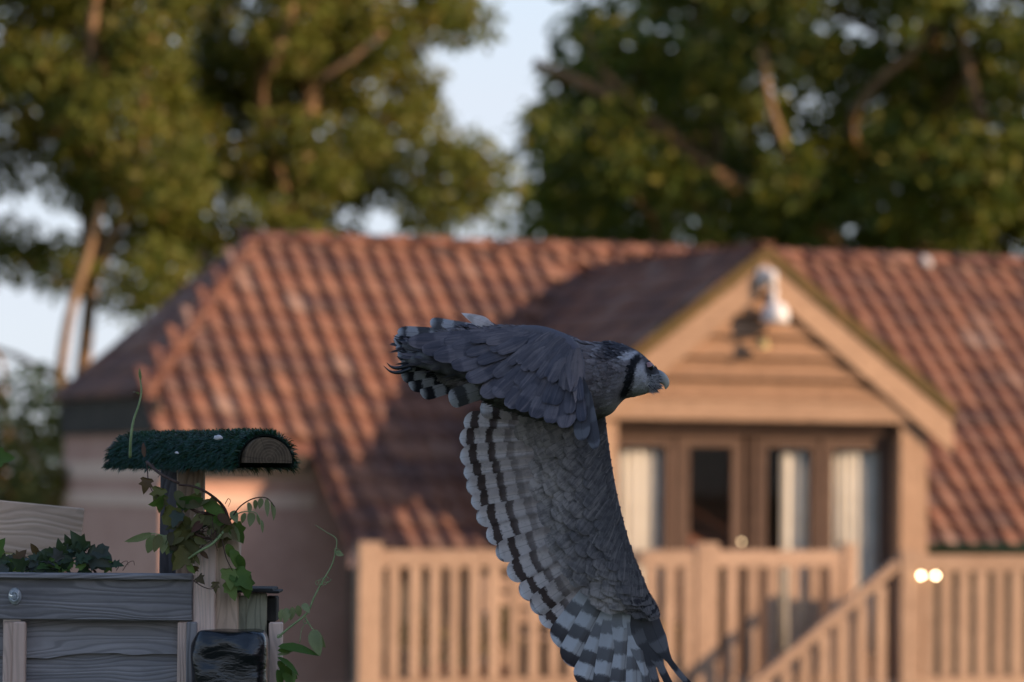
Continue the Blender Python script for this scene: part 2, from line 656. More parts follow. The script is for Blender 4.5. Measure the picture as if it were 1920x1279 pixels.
# front slope
rows = int((BR - VE2) / (TG * SP)) + 1
for j in range(rows):
    v = VE2 - .04 + j * TG * SP
    z = roof_z(v)
    if v > BR - .1:
        break
    for i in range(int((UR - UL) / TW)):
        u_ = UL + .1 + i * TW + (0.0)
        if v < VE1 - .1 and u_ < UC + .05:
            continue
        if v > VH:
            lim = UL + (U_RIDGE - UL) * (v + .1 - VH) / (BR - VH)
            if u_ < lim + .02:
                continue
        if abs(u_) < DHW + .02 and z < dormer_z(u_) + .02:
            continue
        if abs(u_) < 1.5 and z < 2.3:
            continue
        key = 0 if u_ < 5.3 else 2
        add_tile((u_, v, z), (1, 0, 0), (0, 1, TP), key + v * .1)
# half-hip slope
hrun = U_RIDGE - UL
hs = (ZR - ZH) / hrun
hc = cos(math.atan(hs))
j = 0
while True:
    du = j * TG * hc - .04
    if du > hrun - .1:
        break
    f = max(0, (du + .1) / hrun)
    v0 = VH + (BR - VH) * f
    v1 = BACK_V + (BR - BACK_V) * f
    v = v0 + .08
    while v < v1 - .05:
        add_tile((UL + du, v, ZH + hs * du), (0, -1, 0), (1, 0, hs), 1 + f)
        v += TW
    j += 1
# dormer slopes
dc = cos(math.atan(DS))
for side in (-1, 1):
    j = 0
    while True:
        a = DHW + .04 - j * TG * dc
        if a < .08:
            break
        z = dormer_z(a)
        vend = BR - (ZR - z) / TP - .05
        v = VB + .10
        while v < vend:
            add_tile((side * a, v, z), (0, side, 0), (-side, 0, DS), 0.5 if side < 0 else 3)
            v += TW
        j += 1
tiles.sort(key=lambda t: t[1])
for m, k in tiles[:300]:
    o = link('tile', tile_me, None, roof)
    o.matrix_basis = m
rv, rf = [], []
for m, k in tiles[300:]:
    b = len(rv)
    rv += [m @ vv.co for vv in tile_me.vertices]
    rf += [tuple(b + i for i in p.vertices) for p in tile_me.polygons]
link('roof_tiles', mesh_of(rv, rf, True), M['tile'], roof, kind='stuff')


# ridge and hip tiles: half-round caps
def ridge_caps(p0, p1, n, parent, r=.11):
    p0, p1 = V(p0), V(p1)
    d = (p1 - p0) / n
    x = d.normalized()
    y = V((0, 0, 1)).cross(x).normalized()
    z = x.cross(y)
    L = d.length * 1.08
    verts, faces = [], []
    for e, (xx, rr) in enumerate(((0, r * 1.06), (L, r * .96))):
        for q in (1.0, .82):
            for k in range(7):
                a = pi * k / 6
                verts.append(V((xx, cos(a) * rr * q, sin(a) * rr * q * .8)))
    for k in range(6):
        faces += [(k, k + 1, 14 + k + 1, 14 + k), (7 + k + 1, 7 + k, 21 + k, 21 + k + 1), (k + 1, k, 7 + k, 7 + k + 1), (14 + k, 14 + k + 1, 21 + k + 1, 21 + k)]
    faces += [(0, 14, 21, 7), (6, 13, 27, 20)]
    me = mesh_of(verts, faces, True)
    me.materials.append(M['tile'])
    for i in range(n):
        o = link('ridge_tile', me, None, parent)
        m = Matrix((x, y, z)).transposed().to_4x4()
        m.translation = p0 + d * i + V((0, 0, -.035 + random.uniform(-.008, .008)))
        o.matrix_basis = m


ridge_caps((U_RIDGE - .1, BR, ZR + .01), (UR, BR, ZR + .01), 30, roof)
ridge_caps((UL, VH, ZH), (U_RIDGE, BR, ZR), 7, roof, .10)
ridge_caps((UL, BACK_V, ZH), (U_RIDGE, BR, ZR), 6, roof, .10)
ridge_caps((0, VB + .05, DZ + .01), (0, BR - (ZR - DZ) / TP, DZ + .01), 10, roof, .10)
# a pale lump of mortar on the ridge
bm = bmesh.new()
bmesh.ops.create_icosphere(bm, subdivisions=2, radius=.075)
for v_ in bm.verts:
    v_.co *= 1 + .3 * mnoise.noise(v_.co * 12)
mo = link('mortar_lump', bm_mesh(bm, True), M['grey_render'], roof)
mo.location = (3.72, BR - .08, ZR - .03)

# dormer
dorm_roof = poly_part('dormer_roof', [
    [(0, VB + .03, DZ - .03), (-DHW, VB + .03, dormer_z(DHW) - .03), (-DHW, .62 + (dormer_z(DHW) - roof_z(.62)) / TP, dormer_z(DHW) - .03), (0, BR - (ZR - DZ) / TP, DZ - .03)],
    [(0, VB + .03, DZ - .03), (DHW, VB + .03, dormer_z(DHW) - .03), (DHW, .62 + (dormer_z(DHW) - roof_z(.62)) / TP, dormer_z(DHW) - .03), (0, BR - (ZR - DZ) / TP, DZ - .03)]], M['barn'], house)
for s in (-1, 1):
    # barge board with its mossy verge on top
    e = 1.84
    slab('barge_board', [(0, VB, DZ - .10), (s * e, VB, dormer_z(e) - .10), (s * e, VB, dormer_z(e) - .40), (0, VB, DZ - .36)], .045, M['oak_pale'], house, (0, 1, 0))
    slab('verge', [(0, VB - .02, DZ + .03), (s * (e + .02), VB - .02, dormer_z(e) + .03), (s * (e + .02), VB - .02, dormer_z(e) - .098), (0, VB - .02, DZ - .098)], .11, M['moss_verge'], house, (0, 1, 0))
    # side wall and corner post
    slab('dormer_side', [(s * 1.6, .10, -.1), (s * 1.6, 2.4, -.1), (s * 1.6, 2.4, 2.42), (s * 1.6, .10, 2.42)], .06, M['oak'], house, (-s, 0, 0))
    lboard('corner_post', (s * 1.50, .04, -.05), (s * 1.50, .04, 2.278), .27, .18, M['oak_pale'], house, up=V((1, 0, 0)))
# weatherboards of the gable
zb = 2.46
k = 0
while zb < 3.45:
    zt = min(zb + .187, 3.56)
    ua = min(1.62, (3.62 - zb) / DS)
    ub = min(1.62, max(.02, (3.62 - zt) / DS))
    verts = []
    for (uu, zz, yy) in ((-ua, zb, -.112), (ua, zb, -.112), (ub, zt, -.045), (-ub, zt, -.045)):
        verts.append((uu, yy, zz))
    for (uu, zz) in ((-ua, zb), (ua, zb), (ub, zt), (-ub, zt)):
        verts.append((uu, -.03, zz))
    wb = link('weatherboard', mesh_of(verts, [(0, 1, 2, 3), (7, 6, 5, 4), (0, 4, 5, 1), (3, 2, 6, 7), (0, 3, 7, 4), (1, 5, 6, 2)]), M['oak'], house)
    zb = zt
slab('gable_backing', [(-1.6, -.028, 2.30), (1.6, -.028, 2.30), (1.6, -.028, 2.5), (0, -.028, 3.66), (-1.6, -.028, 2.5)], .05, M['barn'], house, (0, 1, 0))
lboard('lintel', (-1.62, -.05, 2.37), (1.62, -.05, 2.37), .178, .10, M['oak_pale'], house)
lboard('door_head', (-1.365, .12, 2.225), (1.365, .12, 2.225), .11, .12, M['door_wood'], house)
# the four glazed doors
for (g0, g1) in ((-1.31, -.83), (-.60, -.20), (.14, .58), (.79, 1.27)):
    a, b = g0 - .11, g1 + .105
    if g0 < -1:
        a = -1.36
    if g1 > 1.2:
        b = 1.36
    door = lboard('door', (a, .15, 2.11), (b, .15, 2.11), .115, .06, M['door_wood'], house)
    for (x0, x1) in ((a, g0), (g1, b)):
        o = lboard('stile', ((x0 + x1) / 2, .15, .001), ((x0 + x1) / 2, .15, 2.05), x1 - x0 - .002, .062, M['door_wood'], None, up=V((1, 0, 0)))
        o.parent = door
        o.matrix_parent_inverse = door.matrix_basis.inverted()
    o = lboard('bottom_rail', (g0, .15, .13), (g1, .15, .13), .25, .058, M['door_wood'], None)
    o.parent = door
    o.matrix_parent_inverse = door.matrix_basis.inverted()
    o = slab('pane', [(g0 - .005, .15, .25), (g1 + .005, .15, .25), (g1 + .005, .15, 2.06), (g0 - .005, .15, 2.06)], .006, M['glass'], None, (0, 1, 0))
    o.parent = door
    o.matrix_parent_inverse = door.matrix_basis.inverted()
# fixed mullions between the leaves
for u_ in (-.715, -.03, .69):
    lboard('mullion', (u_, .165, 0), (u_, .165, 2.168), .05, .12, M['door_wood'], house, up=V((1, 0, 0)))
# the room behind
slab('room_back', [(-1.55, 2.2, -.1), (1.55, 2.2, -.1), (1.55, 2.2, 2.4), (-1.55, 2.2, 2.4)], .05, M['dark_interior'], house, (0, 1, 0))
slab('room_floor', [(-1.53, .2, -.06), (1.53, .2, -.06), (1.53, 2.2, -.06), (-1.53, 2.2, -.06)], .05, M['dark_interior'], house, (0, 0, -1))
slab('room_ceiling', [(-1.53, .2, 2.35), (1.53, .2, 2.35), (1.53, 2.2, 2.35), (-1.53, 2.2, 2.35)], .05, M['dark_interior'], house, (0, 0, 1))
for s in (-1, 1):
    slab('room_side', [(s * 1.52, .2, -.05), (s * 1.52, 2.19, -.05), (s * 1.52, 2.19, 2.34), (s * 1.52, .2, 2.34)], .015, M['dark_interior'], house, (s, 0, 0))


def hloc(u_, v_, z_):
    return wmat(house) @ V((u_, v_, z_))


def curtain(u0, u1, label):
    n = int((u1 - u0) / .012)
    verts, faces = [], []
    for zz in (.02, 1.0, 2.14):
        for i in range(n + 1):
            x = u0 + (u1 - u0) * i / n
            ph = i * .9 + sin(i * .37) * 1.4
            verts.append(hloc(x, .225 + .022 * sin(ph) * (1.1 - zz * .2) + .01 * sin(i * .21), zz))
    for r_ in range(2):
        for i in range(n):
            a = r_ * (n + 1) + i
            faces.append((a, a + 1, a + n + 2, a + n + 1))
    o = link('curtain', mesh_of(verts, faces, True), M['curtain'])
    sm = o.modifiers.new('thickness', 'SOLIDIFY')
    sm.thickness = .003
    return tag(o, label, 'curtain')


curtain(-1.36, -.80, 'cream curtain drawn across the glazed door farthest from the stair post')
curtain(.335, .62, 'narrow cream curtain half covering a glazed door beside the dark pane')
curtain(.75, 1.33, 'wide cream curtain behind the glazed door next to the corner post')

# lamp under the gable peak
lp = hloc(0.0, -.16, 3.2)
lamp = thing('wall_lamp', lp, TH, 'white domed outdoor lamp hanging under the gable peak', 'lamp')


def lathe(name, prof, mat, parent, seg=20, loc=(0, 0, 0), axis='Z'):
    verts, faces = [], []
    for (r, h) in prof:
        for k in range(seg):
            a = 2 * pi * k / seg
            verts.append(V((r * cos(a), r * sin(a), h)))
    for i in range(len(prof) - 1):
        for k in range(seg):
            k2 = (k + 1) % seg
            faces.append((i * seg + k, i * seg + k2, (i + 1) * seg + k2, (i + 1) * seg + k))
    o = link(name, mesh_of(verts, faces, True), mat, parent)
    o.location = loc
    return o


lathe('shade', [(.005, .115), (.05, .11), (.085, .085), (.11, .045), (.118, -.01), (.12, -.06), (.112, -.07), (.10, -.062), (.02, -.05)], M['white_plastic'], lamp, loc=(0.03, -.10, 0))
lathe('neck', [(.001, .12), (.03, .1), (.034, .0), (.03, -.03)], M['white_plastic'], lamp, 12, loc=(0.01, -.10, .12))
tube('bracket', [V((-.03, .06, .30)), V((-.03, -.03, .37)), V((.0, -.09, .36)), V((.01, -.10, .22))], [.035, .042, .042, .03], M['white_plastic'], lamp, 10, keep=False)
lathe('back_plate', [(.001, .42), (.07, .41), (.075, .26), (.001, .25)], M['white_plastic'], lamp, 12, loc=(-.03, .04, 0))
lathe('bell', [(.001, .05), (.035, .045), (.055, .01), (.07, -.04), (.076, -.05), (.05, -.045), (.001, .0)], M['brass'], lamp, 16, loc=(-.08, -.06, -.24))
tube('hanging_rod', [V((-.075, -.06, -.2)), V((-.05, -.08, -.1)), V((-.02, -.09, -.05))], [.008, .008, .008], M['black_iron'], lamp, 6, keep=False)

# ------------------------------------------------------------------ deck, railings, stairs
DECK_U0, DECK_U1 = -4.2, 8.0
deck = thing('deck', HO, TH, 'raised timber deck in front of the gabled doors', 'deck')
vv = -2.38
i = 0
while vv < .55:
    hi = DECK_U1
    lo = DECK_U0 if vv > -1.66 else .35
    lboard('deck_board', (lo, vv, .0 - .015), (hi, vv, -.015), .03, .138, M['deck_wood'], deck)
    vv += .145
for u_ in (-4.1, -2.2, .45, 2.4, 4.4, 6.6):
    for v_ in ((-1.55, .4) if u_ < .3 else (-2.3, .4)):
        lboard('deck_post', (u_, v_, GZ), (u_, v_, -.032), .1, .1, M['deck_wood'], deck, up=V((1, 0, 0)))
lboard('deck_beam', (DECK_U0, -1.50, -.13), (.3, -1.50, -.13), .19, .045, M['deck_wood'], deck)
lboard('deck_beam', (.3, -2.25, -.13), (DECK_U1, -2.25, -.13), .19, .045, M['deck_wood'], deck)

RAIL_Z = 1.19
rl = thing('deck_railing', hloc(-4.2, -1.6, 0), TH, 'sunlit timber railing with upright balusters along the deck in front of the doors', 'railing', )


def hb(name, p0, p1, w, t, mat, parent, up=V((0, 0, 1))):
    W = wmat(house)
    return board(name, W @ V(p0), W @ V(p1), w, t, mat, parent, W.to_3x3() @ V(up))


for u_ in (-4.18, -1.245, .06):
    hb('post', (u_, -1.6, -.1), (u_, -1.6, 1.25), .2 if u_ < 0 else .12, .1, M['deck_wood'], rl, V((1, 0, 0)))
for a, b in ((-4.08, -1.345), (-1.145, .0)):
    hb('top_rail', (a, -1.6, RAIL_Z - .07), (b, -1.6, RAIL_Z - .07), .135, .07, M['deck_wood'], rl)
    hb('bottom_rail', (a, -1.6, .12), (b, -1.6, .12), .09, .05, M['deck_wood'], rl)
    n = int((b - a) / .167)
    st = (b - a) / n
    for i in range(n):
        x = a + (i + .62) * st + random.uniform(-.004, .004)
        hb('baluster', (x, -1.625, .167), (x, -1.625, RAIL_Z - .139), .095, .03, M['deck_wood'], rl, V((1, 0, 0)))

rr = thing('deck_railing', hloc(.3, -2.4, 0), TH, 'timber railing under the green gutter, running on from the stair post', 'railing')
hb('post', (.20, -2.4, GZ), (.20, -2.4, 1.2), .17, .1, M['deck_wood'], rr, V((1, 0, 0)))
hb('top_rail', (.29, -2.4, 1.10), (5.2, -2.4, 1.10), .135, .07, M['deck_wood'], rr)
hb('bottom_rail', (.29, -2.4, .12), (5.2, -2.4, .12), .09, .05, M['deck_wood'], rr)
for i in range(29):
    x = .37 + i * .165
    hb('baluster', (x, -2.425, .167), (x, -2.425, 1.031), .095, .03, M['deck_wood'], rr, V((1, 0, 0)))

stairs = thing('staircase', hloc(.2, -2.0, 0), TH, 'timber stairs with sloping handrail coming down from the deck', 'staircase')
SL = (1.148 - .221) / (.052 + 1.153)
xe = -2.9
hb('handrail', (.10, -2.4, 1.10), (xe, -2.4, 1.10 - SL * (.10 - xe)), .085, .07, M['deck_wood'], stairs)
hb('stringer', (.10, -2.38, -.12), (xe, -2.38, -.12 - SL * (.10 - xe)), .22, .045, M['deck_wood'], stairs)
hb('stringer', (.10, -1.70, -.12), (xe, -1.70, -.12 - SL * (.10 - xe)), .22, .045, M['deck_wood'], stairs)
for i in range(15):
    x = -.06 - i * .17
    zt = 1.10 - SL * (.10 - x) - .06
    hb('baluster', (x, -2.425, zt - .98), (x, -2.425, zt), .09, .03, M['deck_wood'], stairs, V((1, 0, 0)))
for i in range(13):
    x = .02 - i * .235
    hb('tread', (x, -2.355, -.10 - i * .185), (x, -1.725, -.10 - i * .185), .035, .24, M['deck_wood'], stairs)
hb('bottom_post', (xe, -2.4, GZ), (xe, -2.4, 1.15 - SL * (.10 - xe)), .1, .1, M['deck_wood'], stairs, V((1, 0, 0)))


# small glowing beads, added to stand for sun glints
def glint_mat(name, power):
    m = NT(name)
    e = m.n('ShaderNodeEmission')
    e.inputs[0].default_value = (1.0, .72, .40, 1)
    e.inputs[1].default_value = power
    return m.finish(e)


M['glint_glow'] = glint_mat('glint_emission', 24.0)
M['glint_glow_dim'] = glint_mat('glint_emission_dim', 4.5)


def glint_fitting(p, r, label, mat):
    t_ = thing('glint_bead', p, TH, label, 'lamp', None)
    lathe('cap', [(.001, r * 1.5), (r * 1.3, r * 1.2), (r * 1.35, r), (.001, r * 1.05)], M['metal_bright'], t_, 16)
    lathe('glint_glow', [(.001, r), (r * .5, r * .87), (r * .87, r * .5), (r, 0), (r * .87, -r * .5), (r * .5, -r * .87), (.001, -r)], mat, t_, 16)
    lathe('stake', [(r * .25, -r * .8), (r * .25, -r * 4), (.001, -r * 4.2)], M['black_iron'], t_, 8)
    return t_


glint_fitting(hloc(.285, -2.47, 1.0), .013, 'small glowing bead added for a bright glint on the stair post', M['glint_glow'])
glint_fitting(hloc(.42, -2.47, 1.0), .013, 'small glowing bead added for a bright glint on the first baluster beside the stair post', M['glint_glow'])
glint_fitting(hloc(-.93, -1.62, 1.26), .011, 'dim glowing bead added for a lone glint on the deck handrail', M['glint_glow_dim'])

# furniture and pots on the deck, glimpsed between the balusters
bench = thing('garden_bench', hloc(-2.05, -.6, 0), TH, 'wooden garden bench on the deck behind the balusters', 'bench')
for z_, v_ in ((.44, -.75), (.44, -.62), (.44, -.49)):
    hb('seat_slat', (-2.75, v_, z_), (-1.35, v_, z_), .025, .11, M['deck_wood'], bench)
for z_ in (.6, .74, .88):
    hb('back_slat', (-2.75, -.40 + z_ * .05, z_), (-1.35, -.40 + z_ * .05, z_), .1, .022, M['deck_wood'], bench)
for u_ in (-2.71, -1.39):
    for v_ in (-.78, -.40):
        hb('leg', (u_, v_, 0.001), (u_, v_, .42 if v_ < -.5 else .95), .07, .06, M['deck_wood'], bench, V((1, 0, 0)))
    hb('armrest', (u_, -.8, .64), (u_, -.36, .64), .03, .07, M['deck_wood'], bench)


# ------------------------------------------------------------------ leaves and plants
def leaf_mesh(outline, size, fold=.25, curl=.25):
    """leaf blade: outline is half of the shape (x across, y along 0..1), mirrored; folded along its midrib"""
    n = len(outline)
    verts, faces = [], []
    for (x, y) in outline:
        mid = V((0, y, -curl * y * y))
        verts.append(mid * size)
        for s in (-1, 1):
            verts.append(V((s * x, y + (0.0), fold * x - curl * y * y)) * size)
    for i in range(n - 1):
        a, b = i * 3, (i + 1) * 3
        faces.append((a, b, b + 1, a + 1))
        faces.append((a, a + 2, b + 2, b))
    return mesh_of(verts, faces, True)


OVAL = [(0, 0), (.14, .08), (.24, .25), (.27, .45), (.22, .68), (.11, .88), (0, 1)]
IVY = [(0, .0), (.30, -.06), (.46, .10), (.30, .24), (.50, .50), (.26, .52), (.16, .75), (0, 1)]
LOBED = [(0, 0), (.22, -.05), (.40, .12), (.36, .30), (.44, .52), (.24, .58), (.18, .8), (0, 1)]
NARROW = [(0, 0), (.08, .1), (.14, .35), (.13, .6), (.07, .85), (0, 1)]

M['leaf_olive'] = foliage('olive_leaf', [(0.085, 0.078, 0.03), (0.13, 0.125, 0.04), (0.18, 0.165, 0.055), (0.14, 0.085, 0.05)], .25)
M['leaf_green'] = foliage('bright_leaf', [(0.05, 0.11, 0.02), (0.09, 0.17, 0.03), (0.14, 0.22, 0.05)], .3)
M['leaf_lime'] = foliage('lime_leaf', [(0.16, 0.23, 0.05), (0.21, 0.28, 0.08)], .3)
M['leaf_dark'] = foliage('dark_ivy_leaf', [(0.018, 0.035, 0.016), (0.03, 0.055, 0.022), (0.045, 0.07, 0.035), (0.06, 0.05, 0.055)], .15, .42)
M['leaf_pale'] = foliage('pale_leaf', [(0.22, 0.25, 0.11), (0.32, 0.34, 0.17)], .35)
M['leaf_red'] = foliage('reddish_leaf', [(0.09, 0.03, 0.022), (0.11, 0.05, 0.025), (0.06, 0.05, 0.02)], .25)


def put_leaf(parent, mesh_, p, direction, face, mat, size=1.0, name='leaf'):
    """leaf at p, pointing along direction, upper side towards face"""
    y = V(direction).normalized()
    z = V(face) - y * V(face).dot(y)
    z = z.normalized() if z.length > 1e-4 else y.orthogonal().normalized()
    x = y.cross(z)
    m = Matrix((x, y, z)).transposed().to_4x4() @ Matrix.Diagonal((size, size, size, 1))
    m.translation = p
    me = mesh_.copy()
    o = link(name, me, mat, parent)
    o.matrix_basis = wmat(parent).inverted() @ m
    return o


TOCAM = V((0, -1, .15))


def rdir(spread=.5):
    return V((random.uniform(-1, 1), random.uniform(-1, 1), random.uniform(-1, 1))) * spread


# ------------------------------------------------------------------ fence in the foreground
FD = 8.78


def fx(px, py, Y=FD):
    return at(px, py, Y)


fence = thing('garden_fence', at(180, 1500, FD), 0, 'weathered grey overlap fence panel with capping rail', 'fence')
fence.location.z = 0.0


def fb(name, x0, x1, y0, y1, Y, t, mat, parent, along='x', bevel=.003):
    """board seen between pixel x0..x1, y0..y1, front face at depth Y, thickness t"""
    a = at(x0, y0, Y)
    b = at(x1, y1, Y)
    cx, cz = (a.x + b.x) / 2, (a.z + b.z) / 2
    w, h = abs(b.x - a.x), abs(a.z - b.z)
    yc = Y + t / 2
    if along == 'x':
        return board(name, (cx - w / 2, yc, cz), (cx + w / 2, yc, cz), h, t, mat, parent, bevel=bevel)
    return board(name, (cx, yc, cz - h / 2), (cx, yc, cz + h / 2), w, t, mat, parent, up=V((1, 0, 0)), bevel=bevel)


fb('capping_rail', -120, 361, 1073, 1088, FD - .035, .09, M['grey_wood'], fence)
fb('top_rail', -120, 360, 1081, 1165, FD - .018, .03, M['grey_wood'], fence)
fb('batten', 24.5, 38, 1166, 1900, FD - .022, .03, M['tan_wood'], fence, 'z')
fb('batten', 6, 24, 1166, 1900, FD - .008, .03, M['tan_wood'], fence, 'z')
fb('batten', 333, 349, 1166, 1900, FD - .012, .03, M['tan_wood'], fence, 'z')
fb('batten', 349.5, 361, 1166, 1900, FD - .02, .03, M['grey_wood'], fence, 'z')


def slat(x0, x1, ytop, ybot, seed, parent):
    """feather-edge slat with a wavy lower edge, leaning out at the bottom"""
    n = 24
    verts, faces = [], []
    for k in range(n + 1):
        t = k / n
        px = x0 + (x1 - x0) * t
        wob = 5.0 * mnoise.noise(V((t * 3.0, seed * 7.3, 0))) + 2.0 * mnoise.noise(V((t * 9.0, seed * 3.3, 4)))
        if seed == 0 and t < .35:
            wob += 7 * (.35 - t) / .35
        for (py, dy) in ((ytop, .012), (ytop + (ybot - ytop) * .5, .006), (ybot + wob, 0.0), (ybot + wob, .012), (ytop, .018)):
            verts.append(at(px, py, FD + .012 + dy))
    for k in range(n):
        for r in range(4):
            a = k * 5 + r
            faces.append((a, a + 1, a + 6, a + 5))
        a = k * 5
        faces.append((a + 4, a, a + 5, a + 9))
    faces.append((0, 4, 3, 2, 1))
    e = n * 5
    faces.append((e, e + 1, e + 2, e + 3, e + 4))
    c = sum((v for v in verts), V()) / len(verts)
    me = mesh_of([v - c for v in verts], faces)
    o = link('slat', me, M['grey_wood'], parent)
    o.matrix_basis = wmat(parent).inverted() @ Matrix.Translation(c)
    return o


for i in range(8):
    y0 = 1158 + i * 61
    slat(39, 334, y0, y0 + 69, i, fence)
    slat(-110, 6, y0 + 3, y0 + 72, i + 20, fence)

# posts beside the fence
fp = thing('fence_post', at(377, 1500, FD), 0, 'narrow pale sawn post between the fence panel and wider board', 'post')
fp.location.z = 0
fb('shaft', 363, 390.5, 965, 2300, FD - .01, .07, M['tan_wood'], fp, 'z')
gp = thing('gate_post', at(412, 1500, FD), 0, 'wide pale sawn post behind the lime green leaves', 'post')
gp.location.z = 0
fb('shaft', 392, 434, 1000, 2300, FD - .002, .075, M['pale_wood'], gp, 'z')

# lidded box on the post
nb = thing('wooden_box', at(470, 1500, FD), 0, 'mossy wooden box with dark lid beside the sawn posts', 'box')
nb.location.z = 0
fb('front_board', 435, 460, 1117, 1500, FD + .01, .02, M['mossy_wood'], nb, 'z')
fb('front_board', 461, 496, 1112, 1500, FD + .006, .02, M['mossy_wood'], nb, 'z')
fb('side_board', 497, 518, 1119, 1166, FD + .03, .10, M['dark_wood'], nb, 'z')
fb('back_board', 435, 503, 1119, 1500, FD + .12, .02, M['dark_wood'], nb, 'z')
o = fb('lid', 428, 512, 1103, 1112, FD - .02, .2, M['dark_wood'], nb)
o = fb('lid_edge', 500, 523, 1108, 1113, FD - .03, .16, M['dark_wood'], nb)
tp = thing('thin_post', at(511, 1500, FD), 0, 'thin tan stake beside the black plastic bag', 'post')
tp.location.z = 0
fb('shaft', 504, 517.5, 1167, 2300, FD, .03, M['tan_wood'], tp, 'z')
fb('backing_strip', 496, 503, 1120, 2300, FD + .05, .02, M['dark_wood'], tp, 'z')

# black plastic bag pulled over a bin
M['black_plastic'] = NT('black_bag_plastic')
_m = M['black_plastic']
_nz = _m.noise(_m.coords((1, 1, 3), False), 14, 4, .6, 1.0)
M['black_plastic'] = _m.finish(_m.bsdf((0.008, 0.008, 0.011), 0.22, _nz, .35, .01, .6))
bin_ = thing('rubbish_bin', at(432, 1500, FD), 0, 'bin wrapped in a shiny creased black plastic bag', 'bin')
bin_.location.z = 0
bw, bd = (at(505, 1200, FD - .12).x - at(361, 1200, FD - .12).x) / 2, .07
bc = at(432, 1200, FD - .09)
verts, faces = [], []
NS = 64
levels = [1181, 1184, 1190, 1200, 1212, 1226, 1240, 1256, 1274, 1300, 1340, 1400, 1500, 1700, 2100, 2330]
for li, py in enumerate(levels):
    z = at(432, py, FD - .09).z
    t = min(1, (py - 1181) / 34.0)
    inset = .72 + .28 * sqrt(max(0, 1 - (1 - t) ** 2))
    for k in range(NS):
        a = 2 * pi * k / NS
        ca, sa = cos(a), sin(a)
        sx = math.copysign(abs(ca) ** .45, ca) * bw * inset
        sy = math.copysign(abs(sa) ** .45, sa) * bd * inset
        nzv = mnoise.noise(V((sx * 10, z * 24 + sx * 14, sy * 10))) + .5 * mnoise.noise(V((sx * 28 + z * 20, z * 55, sy * 28)))
        d = 1 + .05 * nzv
        # diagonal folds
        fold = .007 * max(0, sin((z * 60 + sx * 36))) ** 2 + .006 * max(0, sin((z * 95 - sx * 50 + 1.3))) ** 3
        verts.append(V((bc.x + sx * d, bc.y + sy * d - (fold if sa < 0 else 0), z + .004 * nzv)))
for i in range(len(levels) - 1):
    for k in range(NS):
        k2 = (k + 1) % NS
        faces.append((i * NS + k, i * NS + k2, (i + 1) * NS + k2, (i + 1) * NS + k))
top = len(verts)
verts.append(V((bc.x, bc.y, at(432, 1178, FD).z)))
for k in range(NS):
    faces.append((k, top, (k + 1) % NS))
bag = link('bag', mesh_of(verts, faces, True), M['black_plastic'], bin_, True)
sb = bag.modifiers.new('smooth', 'SUBSURF')
sb.levels = 1
sb.render_levels = 1

# sawn plank behind the ivy
pl = thing('plank', at(60, 1500, 9.3), 0, 'pale sawn plank standing behind the ivy on the fence', 'plank')
pl.location.z = 0
a0, a1 = at(-60, 981, 9.3), at(149, 1001, 9.42)
board('face', a0, a1, .125, .045, M['pale_wood'], pl)
board('leg', at(40, 1040, 9.44), at(40, 2000, 9.44), .09, .045, M['pale_wood'], pl, up=V((1, 0, 0)))

# clear plastic disc on the rail
M['clear_plastic'] = NT('clear_plastic')
_m = M['clear_plastic']
_b = _m.bsdf((0.75, 0.78, 0.82), 0.12, None, spec=.6, **{'Transmission Weight': .55})
M['clear_plastic'] = _m.finish(_b)
dk = thing('suction_hook', at(28, 1118, FD - .02), 0, 'clear plastic suction hook stuck on the grey fence rail', 'hook')
lo = lathe('cup', [(.001, .012), (.007, .0115), (.011, .006), (.016, .004), (.0195, .0), (.018, -.0005), (.001, .001)], M['clear_plastic'], dk, 24)
lo.rotation_euler = (radians(90), 0, 0)
lo.scale = (.8, 1.05, 1)
ring = []
for k in range(15):
    a = radians(200) + radians(320) * k / 14
    ring.append(V((.009 * cos(a), -.013, .011 * sin(a))))
tube('ring', ring, [.0022] * len(ring), M['clear_plastic'], dk, 6, keep=False)

# ------------------------------------------------------------------ turf covered perch
LA = V((sin(radians(27)), -cos(radians(27)), 0))          # log axis, towards the viewer
LS = V((cos(radians(27)), sin(radians(27)), 0))           # across the log
near = at(502, 868, 8.62)
LLEN = .80
R_LOG = .058
perch = thing('perch', at(333, 1500, 9.0), 0, 'falconry perch: half log under green artificial turf on a square post', 'perch')
perch.location.z = 0


def half_log(L, r, n=20):
    verts, faces = [], []
    for e in (0, 1):
        for k in range(n + 1):
            a = pi * k / n
            wob = 1 + .03 * sin(a * 3 + 1)
            verts.append(near - LA * (L * e) + LS * (r * cos(a) * wob) + V((0, 0, r * sin(a) * wob)))
    m_ = n + 1
    faces.append(tuple(range(m_)))
    faces.append(tuple(range(m_, 2 * m_))[::-1])
    for k in range(n):
        faces.append((k, m_ + k, m_ + k + 1, k + 1))
    faces.append((0, n, m_ + n, m_))
    bm = bmesh.new()
    bv = [bm.verts.new(v - near) for v in verts]
    for f in faces:
        bm.faces.new([bv[i] for i in f])
    return bm_mesh(bm)


